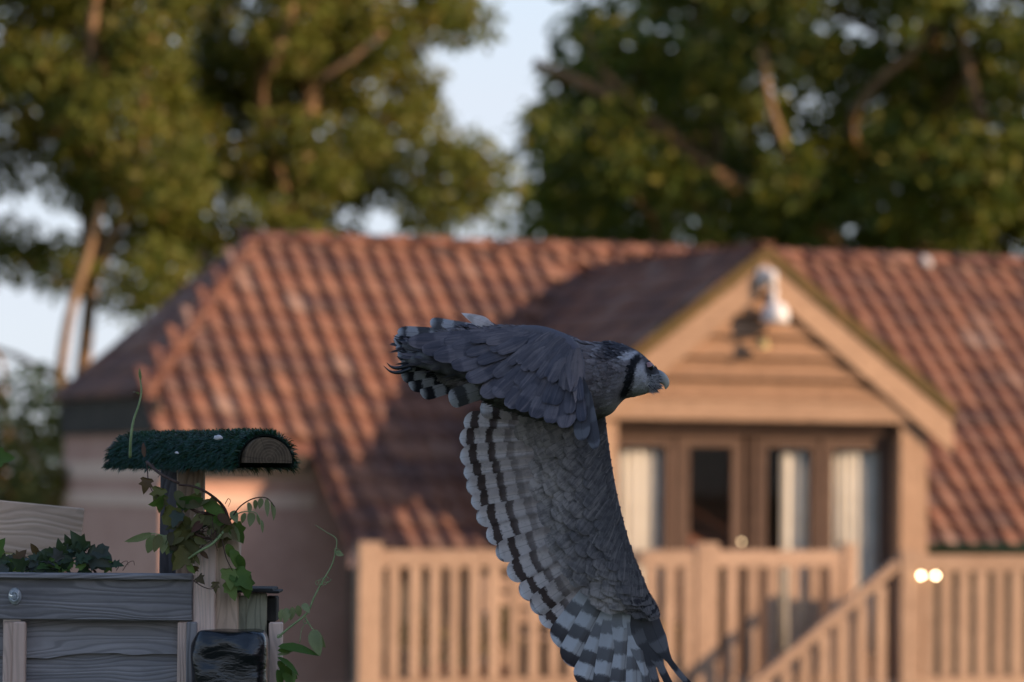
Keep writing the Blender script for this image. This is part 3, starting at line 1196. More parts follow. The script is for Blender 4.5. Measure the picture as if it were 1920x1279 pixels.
def log_mat():
    m = NT('log_end')
    tc = m.n('ShaderNodeTexCoord')
    nz = m.noise(tc.outputs['Object'], 40, 4)
    d = m.n('ShaderNodeVectorMath', operation='DISTANCE')
    m.set(d.inputs[0], tc.outputs['Object'])
    d.inputs[1].default_value = (.004, 0, .008)
    ph = m.math('ADD', m.math('MULTIPLY', d.outputs['Value'], 900.0), m.math('MULTIPLY', nz, 2.5))
    ring = m.remap(m.math('SINE', ph), -.2, .9)
    c = m.mix(m.remap(nz, .3, .7), (0.075, 0.052, 0.036), (0.15, 0.105, 0.07))
    c = m.mix(m.math('MULTIPLY', ring, .35), c, (0.21, 0.155, 0.105))
    # drying cracks running out from the heart
    sp = m.n('ShaderNodeSeparateXYZ')
    m.set(sp.inputs[0], tc.outputs['Object'])
    ang = m.math('ARCTAN2', m.math('SUBTRACT', sp.outputs[2], .008), m.math('SUBTRACT', sp.outputs[0], .004))
    cr = m.remap(m.math('ABSOLUTE', m.math('SINE', m.math('ADD', m.math('MULTIPLY', ang, 3.0), m.math('MULTIPLY', nz, .6)))), 0, .10, 1, 0)
    c = m.mix(m.math('MULTIPLY', cr, .6), c, (0.025, 0.018, 0.014))
    return m.finish(m.bsdf(c, .85, ring, .3, .002, .15))


lg = link('log', half_log(LLEN, R_LOG), log_mat(), perch)
lg.matrix_basis = wmat(perch).inverted() @ Matrix.Translation(near)
# turf mat: thin backing sheet round the log
M['turf_back'] = plain('turf_backing', (0.006, 0.009, 0.008), (0.012, 0.016, 0.013), 30, .9, .1)
tverts, tfaces = [], []
n = 22
rt = R_LOG + .007
for e, L in ((0, .012), (1, LLEN + .01)):
    for r in (rt, rt - .005):
        for k in range(n + 1):
            a = radians(-9) + radians(198) * k / n
            tverts.append(near - LA * L + LS * (r * 1.05 * cos(a)) + V((0, 0, r * sin(a))))
m_ = n + 1
for k in range(n):
    tfaces += [(k, k + 1, 2 * m_ + k + 1, 2 * m_ + k), (m_ + k + 1, m_ + k, 3 * m_ + k, 3 * m_ + k + 1), (k + 1, k, m_ + k, m_ + k + 1), (2 * m_ + k, 2 * m_ + k + 1, 3 * m_ + k + 1, 3 * m_ + k)]
tverts = [v - near for v in tverts]
turf = link('turf_mat', mesh_of(tverts, tfaces, True), M['turf_back'], perch)
turf.matrix_basis = wmat(perch).inverted() @ Matrix.Translation(near)
# its grass blades
M['turf'] = foliage('artificial_turf', [(0.005, 0.028, 0.018), (0.009, 0.045, 0.028), (0.013, 0.064, 0.038), (0.035, 0.105, 0.072)], .15, .4)
gv2, gf2 = [], []
random.seed(3)
for i in range(26000):
    L = random.uniform(0.008, LLEN + .015)
    a = radians(random.uniform(-10, 190))
    nrm = LS * cos(a) + V((0, 0, sin(a)))
    p = -LA * L + LS * (rt * 1.05 * cos(a)) + V((0, 0, rt * sin(a)))
    tuft = V((mnoise.noise(p * 60), mnoise.noise(p * 60 + V((9, 0, 0))), mnoise.noise(p * 60 + V((0, 9, 0)))))
    d = (nrm + LA * random.uniform(-.5, .55) + V((0, 0, -.35)) + tuft * .7 + V((-.35, 0, -.1)) + rdir(.3)).normalized()
    h = random.uniform(.0085, .0155)
    w = random.uniform(.0008, .0014)
    s = d.cross(nrm + rdir(.3)).normalized() * w
    b = len(gv2)
    q = p + d * h
    tip = p + d * h * 1.5 + V((0, 0, -.35 * h)) + rdir(.001)
    gv2 += [p - s, p + s, q + s * .8, q - s * .8, tip]
    gf2 += [(b, b + 1, b + 2, b + 3), (b + 3, b + 2, b + 4)]
gr = link('grass_blades', mesh_of(gv2, gf2, True), M['turf'], perch, kind='stuff')
gr.matrix_basis = wmat(perch).inverted() @ Matrix.Translation(near)
pc = at(333, 868, 9.02)
M['shaded_post'] = wood('shaded_post_face', (0.075, 0.07, 0.075), (0.13, 0.12, 0.125), (0.04, 0.038, 0.045), 28, .5)  # shade on the post's left face, put into a darker wood colour
fb('post', 301, 331, 871, 2300, 8.98, .06, M['shaded_post'], perch, 'z')
fb('post', 331.6, 365, 871, 2300, 8.965, .06, M['lit_post'], perch, 'z')  # lit right face of the same post, painted as lighter wood
# bits stuck in the turf: a dead red leaf and scraps of down
dl = link('dead_leaf', leaf_mesh(NARROW, .038, .3, .4), M['leaf_red'])
dl.matrix_world = Matrix.Translation(at(271, 858, 8.80)) @ Matrix.Rotation(radians(80), 4, 'X') @ Matrix.Rotation(radians(8), 4, 'Z')
tag(dl, 'small dead reddish leaf caught upright in the green turf', 'leaf')
M['down'] = plain('white_down', (0.55, 0.52, 0.55), (0.7, 0.66, 0.68), 60, .9, .1)
for (px, py, sz, lab) in ((409, 820, .010, 'scrap of pinkish white down caught on the green turf near the log end'), (332, 849, .005, 'tiny white speck of down low on the green turf')):
    bm = bmesh.new()
    bmesh.ops.create_icosphere(bm, subdivisions=2, radius=sz * .6)
    for v_ in bm.verts:
        v_.co.x *= 1.6
        v_.co *= 1 + .5 * mnoise.noise(v_.co * 300)
    dn = link('down_scrap', bm_mesh(bm, True), M['down'])
    dn.location = at(px, py, 8.62 if px > 400 else 8.72)
    tag(dn, lab, 'feather')


# ------------------------------------------------------------------ vines
def stem(parent, pts, r0, r1, mat, name='stem', n=6):
    P = spline(pts, n)
    R = [r0 + (r1 - r0) * i / (len(P) - 1) for i in range(len(P))]
    return tube(name, P, R, mat, parent, 6)


MV_ivy = leaf_mesh(IVY, 1, .25, .3)
MV_oval = leaf_mesh(OVAL, 1, .3, .3)
MV_lob = leaf_mesh(LOBED, 1, .3, .3)
MV_nar = leaf_mesh(NARROW, 1, .25, .35)
random.seed(11)
PX = 1 / 820.0

vine = thing('climbing_vine', at(400, 1150, 8.7), 0, 'tangled climbing vine with olive and green leaves around the perch post', 'vine')
VD = 8.72
stem(vine, [at(275, 866, 8.9), at(300, 888, 8.85), at(335, 906, 8.8)], .0035, .003, M['stem_brown'])
stem(vine, [at(335, 909, VD), at(365, 913, VD), at(395, 928, VD - .02), at(420, 952, VD), at(432, 985, VD)], .0025, .004, M['stem_brown'])
stem(vine, [at(340, 940, VD), at(370, 960, VD), at(402, 965, VD), at(430, 985, VD), at(428, 1005, VD)], .004, .004, M['stem_brown'])
stem(vine, [at(310, 950, 8.8), at(335, 975, 8.78), at(365, 1000, VD), at(395, 1010, VD), at(420, 1000, VD)], .003, .003, M['stem_brown'])
stem(vine, [at(425, 990, VD), at(400, 1018, VD - .02), at(372, 1035, VD - .02), at(350, 1050, VD), at(335, 1060, VD)], .0035, .0025, M['stem_green'])
stem(vine, [at(432, 975, VD), at(450, 950, VD - .03), at(475, 935, VD - .05), at(500, 934, VD - .05), at(515, 950, VD - .05)], .0018, .001, M['stem_brown'])
stem(vine, [at(434, 970, VD), at(455, 960, VD - .05), at(480, 962, VD - .06), at(492, 985, VD - .06)], .0014, .0009, M['stem_green'])
stem(vine, [at(415, 1005, VD), at(424, 1045, VD - .02), at(436, 1070, VD - .02)], .0016, .0012, M['stem_brown'])
stem(vine, [at(275, 866, 8.9), at(279, 905, 8.86), at(290, 930, 8.82), at(300, 955, 8.8)], .0014, .0012, M['stem_brown'])
stem(vine, [at(310, 1005, VD), at(285, 1000, VD), at(262, 1002, VD), at(240, 1018, VD)], .0014, .0006, M['stem_green'])
# tendrils
stem(vine, [at(285, 868, 8.9), at(292, 880, 8.88), at(300, 888, 8.88), at(296, 895, 8.88)], .0009, .0006, M['stem_brown'])
stem(vine, [at(362, 1088, 8.70), at(380, 1100, 8.69), at(398, 1104, 8.69), at(410, 1092, 8.69)], .0014, .0008, M['stem_brown'])
stem(vine, [at(422, 945, VD), at(428, 935, VD), at(432, 940, VD), at(428, 950, VD)], .001, .0006, M['stem_brown'])


def pv(mesh_, x0, y0, x1, y1, mat, w=1.0, dy=0.0, face=None, par=None, Y=None):
    """leaf from base pixel to tip pixel"""
    Y = (Y or VD) + dy
    a, b = at(x0, y0, Y), at(x1, y1, Y + random.uniform(-.03, .01))
    return put_leaf(par or vine, mesh_, a, b - a, face or (TOCAM + rdir(.7)), mat, (b - a).length)


O_, G_, L_, P_, R_ = M['leaf_olive'], M['leaf_green'], M['leaf_lime'], M['leaf_pale'], M['leaf_red']
for args in (
        (MV_ivy, 276, 898, 270, 925, R_), (MV_ivy, 300, 916, 290, 948, O_), (MV_ivy, 302, 930, 300, 962, O_), (MV_lob, 308, 935, 285, 950, G_),
        (MV_oval, 345, 950, 380, 925, O_), (MV_oval, 330, 945, 375, 940, G_), (MV_oval, 340, 940, 372, 948, O_), (MV_oval, 380, 945, 425, 962, G_), (MV_oval, 392, 978, 430, 975, G_),
        (MV_lob, 345, 975, 365, 1005, O_), (MV_lob, 310, 960, 355, 985, O_), (MV_lob, 360, 985, 320, 1008, O_), (MV_lob, 365, 1000, 330, 1045, O_), (MV_lob, 358, 1010, 322, 1070, O_),
        (MV_lob, 350, 1030, 330, 1068, O_), (MV_oval, 340, 990, 312, 985, O_), (MV_oval, 345, 998, 318, 1020, O_), (MV_oval, 395, 985, 405, 1015, O_), (MV_oval, 410, 990, 402, 1012, R_),
        (MV_lob, 420, 985, 440, 1010, O_), (MV_lob, 435, 985, 462, 1017, G_), (MV_oval, 430, 985, 447, 1012, P_),
        (MV_nar, 285, 1000, 240, 1018, P_), (MV_oval, 290, 1002, 275, 1038, P_), (MV_oval, 300, 1003, 290, 1030, O_), (MV_oval, 312, 1003, 302, 1035, P_), (MV_oval, 322, 1005, 315, 1040, P_),
        (MV_oval, 425, 1020, 440, 1050, G_), (MV_oval, 432, 1030, 455, 1068, G_), (MV_oval, 446, 1040, 458, 1070, G_),
        (MV_lob, 425, 1068, 436, 1100, L_), (MV_lob, 440, 1072, 472, 1102, G_), (MV_lob, 430, 1092, 440, 1122, L_), (MV_lob, 452, 1080, 470, 1120, G_), (MV_oval, 445, 1085, 458, 1108, L_),
        (MV_oval, 352, 1055, 362, 1075, L_), (MV_ivy, 405, 1092, 402, 1112, O_), (MV_ivy, 366, 1062, 362, 1078, R_), (MV_ivy, 372, 1082, 380, 1092, R_),
        (MV_oval, 478, 937, 480, 955, P_), (MV_oval, 490, 934, 487, 952, P_), (MV_nar, 500, 935, 502, 962, P_), (MV_nar, 508, 940, 517, 968, P_), (MV_nar, 513, 948, 516, 972, P_), (MV_oval, 466, 942, 470, 960, P_),
        (MV_oval, 460, 962, 452, 980, P_), (MV_oval, 472, 961, 470, 982, P_), (MV_nar, 482, 964, 486, 985, P_), (MV_nar, 490, 975, 494, 996, P_), (MV_oval, 436, 958, 442, 975, P_),
        (MV_oval, 372, 905, 368, 928, P_), (MV_oval, 405, 985, 392, 1000, O_), (MV_lob, 395, 990, 415, 1008, O_), (MV_lob, 376, 968, 402, 985, O_), (MV_oval, 330, 920, 345, 948, O_)):
    pv(*args)
for i in range(34):
    x, y = random.uniform(318, 432), random.uniform(930, 1040)
    if x > 395 and y > 1010 or x < 345 and y < 955:
        continue
    a_ = random.uniform(0, 6.28)
    l_ = random.uniform(18, 32)
    pv(random.choice((MV_lob, MV_oval, MV_oval)), x, y, x + l_ * cos(a_), y + l_ * abs(sin(a_)), random.choice((O_, O_, O_, M['leaf_dark'], R_)), dy=random.uniform(-.02, .04))
# short thickening of fine twiglets in the tangle
for i in range(16):
    a = at(random.uniform(370, 432), random.uniform(960, 1012), VD + random.uniform(-.02, .03))
    stem(vine, [a, a + V((random.uniform(-.02, .02), random.uniform(-.01, .01), random.uniform(-.03, .0))), a + V((random.uniform(-.035, .035), random.uniform(-.01, .01), random.uniform(-.06, -.01)))], .0012, .0007, M['stem_brown'], n=3)

ivy = thing('ivy', at(110, 1070, 8.85), 0, 'low clump of dark ivy growing over the fence capping rail', 'ivy')
for i in range(5):
    x = random.uniform(10, 200)
    stem(ivy, [at(x, 1074, 8.86), at(x + random.uniform(-30, 30), 1055, 8.86), at(x + random.uniform(-45, 45), 1040, 8.86)], .003, .0015, M['stem_brown'])
for i in range(95):
    x = random.gauss(120, 55)
    top = interp([(0, 1045), (40, 1040), (90, 1035), (130, 1010), (150, 1005), (180, 1025), (205, 1040), (230, 1068)], x)[0]
    if x < -20 or x > 212:
        continue
    y = random.uniform(top + 8, 1070)
    mt = M['leaf_dark'] if random.random() < .82 else (M['leaf_red'] if x < 60 and random.random() < .5 else M['leaf_green'])
    dr = V((random.uniform(-1, 1), random.uniform(-.6, .2), random.uniform(-.6, .7)))
    put_leaf(ivy, random.choice((MV_ivy, MV_ivy, MV_lob)), at(x, y, 8.86 + random.uniform(-.08, .05)), dr, TOCAM + V((0, 0, .6)) + rdir(.8), mt, random.uniform(.022, .04))
for args in ((MV_ivy, 160, 1030, 128, 998, M['leaf_dark']), (MV_ivy, 165, 1040, 205, 1060, M['leaf_dark']), (MV_lob, 180, 1030, 208, 1045, M['leaf_dark']), (MV_lob, 130, 1050, 120, 1068, M['leaf_green']), (MV_lob, -8, 1040, 4, 1012, M['leaf_green']), (MV_ivy, -6, 1062, 12, 1050, M['leaf_dark']), (MV_oval, 70, 1040, 60, 1022, M['leaf_red'])):
    pv(*args, par=ivy, Y=8.82)
for x0 in (228, 240):
    stem(ivy, [at(x0 - 10, 1070, 8.85), at(x0, 1056, 8.85), at(x0 + 10, 1052, 8.85), at(x0 + 12, 1060, 8.85)], .0009, .0006, M['stem_brown'])

shoot = thing('vine_shoot', at(245, 858, 8.6), 0, 'single pale green shoot rising in front of the green turf', 'vine')
stem(shoot, [at(244, 858, 8.60), at(245, 825, 8.58), at(250, 790, 8.58), at(260, 760, 8.58), at(265, 735, 8.58), at(263, 712, 8.58), at(261, 692, 8.58)], .0034, .0012, M['stem_green'])
pv(MV_nar, 260, 740, 252, 727, M['leaf_pale'], par=shoot, Y=8.57)
pv(MV_nar, 264, 712, 260, 694, M['leaf_pale'], par=shoot, Y=8.57)

tend = thing('sweet_pea_vine', at(560, 1180, 8.5), 0, 'sprawling pale green pea vine with curling tendrils beside the thin stake', 'vine')
TD = 8.60
stem(tend, [at(520, 1196, TD), at(545, 1175, TD), at(575, 1150, TD), at(590, 1118, TD), at(606, 1088, TD), at(622, 1060, TD), at(630, 1030, TD), at(630, 1010, TD), at(612, 998, TD), at(592, 985, TD)], .0030, .0007, M['stem_green'])
stem(tend, [at(570, 1152, TD), at(578, 1168, TD), at(590, 1185, TD), at(600, 1200, TD)], .0018, .0014, M['stem_green'])
stem(tend, [at(562, 1205, TD), at(566, 1180, TD), at(576, 1165, TD)], .001, .0008, M['stem_green'])
for (x, y, r) in ((605, 1090, 10), (598, 1092, 8), (612, 1086, 9), (632, 1032, 7), (573, 1165, 6), (524, 1192, 5)):
    pts = [at(x + r * (1 - k * .06) * cos(k * .8), y + r * .8 * (1 - k * .06) * sin(k * .8), TD - .01) for k in range(9)]
    stem(tend, pts, .001, .0006, M['stem_green'], n=3)
for args in ((MV_oval, 530, 1142, 522, 1165, P_), (MV_oval, 538, 1140, 536, 1165, P_), (MV_oval, 548, 1138, 548, 1163, P_), (MV_oval, 558, 1135, 562, 1158, P_), (MV_oval, 568, 1132, 578, 1145, P_),
             (MV_oval, 588, 1180, 596, 1225, P_), (MV_oval, 592, 1182, 604, 1215, P_), (MV_nar, 521, 1212, 592, 1212, G_), (MV_nar, 520, 1220, 560, 1216, G_), (MV_nar, 520, 1228, 545, 1222, P_), (MV_nar, 520, 1232, 562, 1252, G_),
             (MV_oval, 520, 1240, 540, 1262, G_), (MV_oval, 525, 1250, 558, 1275, G_), (MV_oval, 520, 1255, 530, 1290, G_), (MV_oval, 530, 1262, 556, 1290, G_), (MV_nar, 548, 1250, 558, 1278, G_), (MV_oval, 630, 1035, 640, 1040, P_)):
    pv(*args, par=tend, Y=TD)
lf = thing('leaf_sprig', at(-20, 858, 8.5), 0, 'lone bright green leaf tip reaching in above the plank', 'leaf')
pv(MV_lob, -16, 857, 24, 858, M['leaf_green'], par=lf, Y=8.6)
stem(lf, [at(-60, 870, 8.6), at(-35, 860, 8.6), at(-14, 857, 8.6)], .002, .0015, M['stem_green'])

# ------------------------------------------------------------------ trees
M['tree_olive'] = foliage('autumn_olive_foliage', [(0.12, 0.15, 0.024), (0.17, 0.19, 0.03), (0.23, 0.215, 0.035), (0.14, 0.18, 0.03), (0.25, 0.17, 0.04), (0.12, 0.16, 0.03)], .42)
M['tree_green'] = foliage('yellow_green_foliage', [(0.04, 0.075, 0.014), (0.09, 0.13, 0.018), (0.14, 0.165, 0.02), (0.06, 0.10, 0.016), (0.26, 0.22, 0.025), (0.05, 0.085, 0.016), (0.26, 0.22, 0.025), (0.06, 0.09, 0.012)], .38)
M['tree_dark'] = foliage('dark_evergreen_foliage', [(0.014, 0.036, 0.018), (0.024, 0.052, 0.022), (0.035, 0.065, 0.024)], .2)
M['tree_yellow'] = foliage('yellowing_shrub_foliage', [(0.10, 0.10, 0.018), (0.17, 0.14, 0.025), (0.14, 0.09, 0.02)], .3)


def leaf_cloud(clumps, size, per, rnd, flat=.8, aspect=.55):
    """many small leaves spread through the clumps; clump = (centre, radius)"""
    verts, faces = [], []
    for c, r in clumps:
        n = int(per * (r / .5) ** 2)
        for i in range(n):
            d = V((rnd.gauss(0, 1), rnd.gauss(0, 1), rnd.gauss(0, 1)))
            d = d.normalized() * r * (rnd.random() ** .45)
            d.z *= flat
            p = c + d
            y = V((rnd.gauss(0, 1), rnd.gauss(0, 1), rnd.gauss(-.35, .8))).normalized()
            x = y.orthogonal().normalized()
            x = (Matrix.Rotation(rnd.uniform(0, 6.28), 3, y) @ x)
            z = x.cross(y)
            s = size * rnd.uniform(.6, 1.35)
            b = len(verts)
            verts += [p, p + y * s * .45 + x * s * aspect * .5 + z * s * .08, p + y * s, p + y * s * .45 - x * s * aspect * .5 + z * s * .08]
            faces += [(b, b + 1, b + 2), (b, b + 2, b + 3)]
    return mesh_of(verts, faces)


def tree(name, label, base, trunk, clumps, mat, size, per, seed, limb_every=3, r0=.3, limbs=(), group=None):
    rnd = random.Random(seed)
    t = thing(name, base, 0, label, 'tree', group)
    P = spline(trunk, 5)
    R = [r0 * (1 - .75 * i / (len(P) - 1)) for i in range(len(P))]
    tube('trunk', P, R, M['bark'], t, 10)
    for pts, ra, rb in limbs:
        Q = spline(pts, 5)
        tube('limb', Q, [ra + (rb - ra) * i / (len(Q) - 1) for i in range(len(Q))], M['bark'], t, 8)
    for c, r in clumps[::limb_every]:
        below = [p for p in P if p.z < c.z - .3] or [P[0]]
        s = min(below, key=lambda p: (p - c).length)
        m_ = (s + c) / 2 + V((rnd.uniform(-.3, .3), rnd.uniform(-.3, .3), rnd.uniform(0, .4)))
        Q = spline([s, m_, c], 4)
        L = (c - s).length
        tube('limb', Q, [.014 * L + .012 - (.012 * L) * i / (len(Q) - 1) for i in range(len(Q))], M['bark'], t, 6)
    link('crown', leaf_cloud(clumps, size, per, rnd), mat, t, True)
    return t


def inside(px, py, polys):
    for poly in polys:
        c = False
        n = len(poly)
        for i in range(n):
            x1, y1 = poly[i]
            x2, y2 = poly[(i + 1) % n]
            if (y1 > py) != (y2 > py) and px < (x2 - x1) * (py - y1) / (y2 - y1) + x1:
                c = not c
        if c:
            return True
    return False


# open sky between the crowns
open_sky = [[(880, 60), (880, -120), (1065, -120), (1085, 80), (1020, 190), (985, 300), (870, 305), (770, 170), (800, 70)],
            [(-80, 330), (60, 290), (140, 270), (135, 450), (-80, 470)], [(-80, 485), (115, 500), (118, 640), (98, 720), (-80, 740)]]


def region(x0, x1, y0, y1, step, depth, spread, rad, seed, thin=None):
    rnd = random.Random(seed)
    out = []
    y = y0
    while y < y1:
        x = x0 + rnd.uniform(0, step)
        while x < x1:
            qx, qy = x + rnd.uniform(-.45, .45) * step, y + rnd.uniform(-.45, .45) * step
            keep = not inside(qx, qy, open_sky)
            if thin and rnd.random() < thin(qx, qy):
                keep = False
            if keep:
                out.append((at(qx, qy, depth + rnd.uniform(-spread, spread)), rad * rnd.uniform(.7, 1.3)))
            x += step
        y += step
    return out


def thin_left(x, y):
    if x < 160 and y > 470:
        return .55
    if x > 640 and y < 330:
        return .22
    if y > 370:
        return .46
    if x < 140 and 60 < y < 300:
        return .25
    return .04


GB = -2.4
ash1 = region(-260, 330, -420, 700, 52, 44.5, 1.8, .46, 21, lambda x, y: 1.0 if (y > 560 and x > 100) else thin_left(x, y))
tree('autumn_tree', 'tall autumn tree with thinning olive leaves beyond the half hip roof end', V((-5.45, 44.49, GB)),
     [V((-5.45, 44.49, GB)), V((-5.18, 44.49, 1.07)), V((-4.90, 44.49, 3.79)), V((-4.81, 44.67, 6.52)), V((-4.90, 44.49, 9.24)), V((-4.72, 44.49, 11.06))], ash1, M['tree_olive'], .13, 380, 22, 7, .12,
     [([V((-4.90, 44.49, 3.97)), at(160, 330, 44.13), at(165, 200, 43.40), at(172, 60, 43.40), at(185, -40, 43.95)], .08, .05), ([V((-4.90, 44.49, 3.97)), at(250, 350, 44.13), at(265, 220, 43.22), at(275, 120, 43.22), at(300, -20, 43.58)], .08, .05), ([at(105, 760, 42.68), at(128, 600, 42.68), at(165, 480, 42.95), at(190, 380, 43.58)], .065, .04)])
ash2 = region(330, 900, -420, 470, 52, 46.3, 1.8, .46, 31, thin_left)
tree('autumn_tree', 'autumn tree with olive leaves and a bare leaning limb behind the roof ridge', V((-2.36, 46.31, GB)),
     [V((-2.36, 46.31, GB)), V((-2.45, 46.31, 1.98)), V((-2.63, 46.31, 4.70)), V((-2.36, 46.31, 7.42)), V((-2.18, 46.31, 11.06))], ash2, M['tree_olive'], .13, 380, 32, 7, .24,
     [([V((-2.54, 46.31, 4.34)), at(490, 190, 45.19), at(515, 110, 44.65), at(540, 40, 44.65), at(560, -40, 45.01)], .075, .05), ([at(300, 590, 44.49), at(340, 520, 44.49), at(375, 470, 44.95)], .09, .07), ([at(600, 150, 44.95), at(660, 110, 44.95), at(720, 60, 45.22)], .05, .03)])
ok1 = region(950, 1450, -460, 500, 60, 54, 2.4, .52, 41, lambda x, y: .30 if y < 130 else .14)
tree('broadleaf_tree', 'dense tree with sunlit bare limbs and dark gaps behind the gable peak', V((2.16, 55.80, GB)),
     [V((2.16, 55.80, GB)), V((2.28, 55.80, 2.05)), V((2.88, 55.80, 5.65)), V((2.64, 55.80, 10.45)), V((3.12, 55.80, 14.05))], ok1, M['tree_green'], .19, 150, 42, 5, .3,
     [([V((2.88, 55.80, 3.49)), at(1440, 395, 54.00), at(1370, 345, 53.04), at(1290, 285, 52.68), at(1190, 205, 52.08), at(1100, 160, 51.84), at(1000, 118, 51.84)], .18, .07), ([at(1190, 205, 52.08), at(1160, 165, 51.84), at(1120, 120, 51.84), at(1100, 60, 52.08)], .07, .03), ([V((2.64, 55.80, 3.49)), at(1230, 430, 53.52), at(1205, 390, 52.80), at(1160, 310, 52.32), at(1115, 250, 52.32), at(1090, 200, 52.56)], .06, .025)])
ok2 = region(1440, 2150, -460, 510, 60, 53, 2.4, .54, 51, lambda x, y: .12)
tree('broadleaf_tree', 'very dense dark green tree behind the long tiled roof', V((6.24, 54.60, GB)),
     [V((6.24, 54.60, GB)), V((6.24, 54.60, 2.05)), V((5.76, 54.60, 5.65)), V((6.24, 54.60, 10.45)), V((6.24, 54.60, 14.05))], ok2, M['tree_green'], .19, 150, 52, 5, .32,
     [([V((6.00, 54.60, 3.49)), at(1510, 390, 52.08), at(1490, 330, 51.36), at(1465, 260, 51.12), at(1440, 180, 51.12), at(1430, 90, 51.60)], .10, .05), ([V((6.00, 54.60, 5.65)), at(1600, 260, 52.56), at(1640, 160, 51.84), at(1700, 110, 51.84), at(1760, 40, 52.08)], .08, .04), ([V((6.12, 54.60, 4.45)), at(1840, 260, 51.60), at(1830, 190, 51.24), at(1815, 120, 51.36), at(1800, 30, 51.60)], .09, .05)])
# shaded wood behind the right-hand trees
wood_c = region(990, 2200, 60, 520, 85, 68, 2.0, .88, 61, lambda x, y: .1 if y > 250 else .38)
wt = link('woodland', leaf_cloud(wood_c, .3, 60, random.Random(62)), M['tree_dark'])
wt['kind'] = 'stuff'
tag(wt, 'dark mass of woodland far behind the broadleaf trees', 'woodland')

bushc = region(-150, 105, 585, 1000, 42, 41, .8, .40, 71, lambda x, y: .30 if (y < 660 and x > 40) else .0)
tree('evergreen_bush', 'dark evergreen bush standing beside the shaded end of the house', at(0, 1300, 41), [at(0, 1350, 41), at(0, 1000, 41), at(10, 800, 41), at(5, 680, 41)], bushc, M['tree_dark'], .13, 150, 72, 5, .08)
yb = region(40, 150, 800, 990, 42, 36.5, .35, .22, 81, lambda x, y: .7 if x > 110 and y < 860 else .0)
tree('yellow_shrub', 'yellowing shrub at the foot of the shaded end wall', at(90, 1300, 36.5), [at(90, 1300, 36.5), at(88, 1050, 36.5), at(92, 900, 36.5)], yb, M['tree_yellow'], .09, 330, 82, 4, .04)

# pot plants on the deck
random.seed(5)
for (u_, v_, h, lab, mt) in ((-2.95, -1.2, .75, 'potted yellow green plant on the deck behind the balusters, beside the bench', 'tree_yellow'), (-3.2, -1.05, .55, 'potted dark green plant on the deck, next to the yellow green one', 'tree_dark'), (-3.55, -1.2, .8, 'leafy pot plant behind the first balusters of the deck railing', 'tree_yellow')):
    p = hloc(u_, v_, 0)
    t_ = thing('pot_plant', p, 0, lab, 'plant')
    lathe('pot', [(.001, .001), (.09, .001), (.13, .2), (.145, .2), (.145, .24), (.12, .24), (.11, .18), (.001, .17)], M['terracotta'], t_, 14)
    rnd = random.Random(int(h * 100))
    for k in range(5):
        q = V((rnd.uniform(-.12, .12), rnd.uniform(-.12, .12), h * rnd.uniform(.7, 1)))
        tube('stem', [V((0, 0, .17)), q * .5 + V((0, 0, .1)), q], [.008, .006, .004], M['stem_green'], t_, 5, keep=False)
    link('foliage', leaf_cloud([(V((rnd.uniform(-.1, .1), rnd.uniform(-.1, .1), h * rnd.uniform(.5, .95))), .13) for k in range(7)], .09, 420, rnd), M[mt], t_)
bk = thing('bucket', hloc(-1.52, -1.42, 0), 0, 'yellow bucket on an upturned crate on the deck beside the railing post', 'bucket')
lathe('body', [(.001, .301), (.10, .301), (.125, .56), (.13, .56), (.13, .58), (.12, .575), (.098, .315), (.001, .31)], M['yellow'], bk, 18)
tube('handle', [V((.128 * cos(a), 0, .57 + .1 * sin(a))) for a in [pi * k / 10 for k in range(11)]], [.005] * 11, M['black_iron'], bk, 6, keep=False)
cr_ = thing('crate', hloc(-1.52, -1.42, 0), TH, 'low wooden crate under the yellow bucket', 'crate')
for k in range(4):
    for s in (-1, 1):
        lboard('slat', (-.16, s * .15, .04 + k * .075), (.16, s * .15, .04 + k * .075), .06, .014, M['mossy_wood'], cr_)
        lboard('slat', (s * .15, -.142, .04 + k * .075), (s * .15, .142, .04 + k * .075), .06, .014, M['mossy_wood'], cr_)
for k in range(3):
    lboard('top_slat', (-.17, -.11 + k * .11, .291), (.17, -.11 + k * .11, .291), .016, .095, M['mossy_wood'], cr_)

# ------------------------------------------------------------------ unseen blockers added to the right: they shade the foreground and roof
barn = thing('barn', V((18, 0, 0)), 0, 'tall unseen brick barn added to shade the fence and perch', 'barn')
BX0, BX1, BY0, BY1, BE, BRZ = 14.0, 22.0, -14.0, 12.5, 7.6, 11.0
bmv = [(BX0, BY0, 0), (BX1, BY0, 0), (BX1, BY1, 0), (BX0, BY1, 0), (BX0, BY0, BE), (BX1, BY0, BE), (BX1, BY1, BE), (BX0, BY1, BE), ((BX0 + BX1) / 2, BY0, BRZ), ((BX0 + BX1) / 2, BY1, BRZ)]
link('wall', mesh_of(bmv, [(0, 4, 7, 3), (1, 2, 6, 5), (0, 1, 5, 8, 4), (3, 7, 9, 6, 2)]), M['wall'], barn, True)
xm = (BX0 + BX1) / 2
rs = (BRZ - BE) / (xm - BX0)
link('roof', mesh_of([(BX0 - .3, BY0 - .3, BE - .3 * rs + .02), (BX0 - .3, BY1 + .3, BE - .3 * rs + .02), (xm, BY1 + .3, BRZ + .02), (xm, BY0 - .3, BRZ + .02), (BX1 + .3, BY0 - .3, BE - .3 * rs + .02), (BX1 + .3, BY1 + .3, BE - .3 * rs + .02)], [(0, 1, 2, 3), (3, 2, 5, 4)]), M['tile'], barn, True)
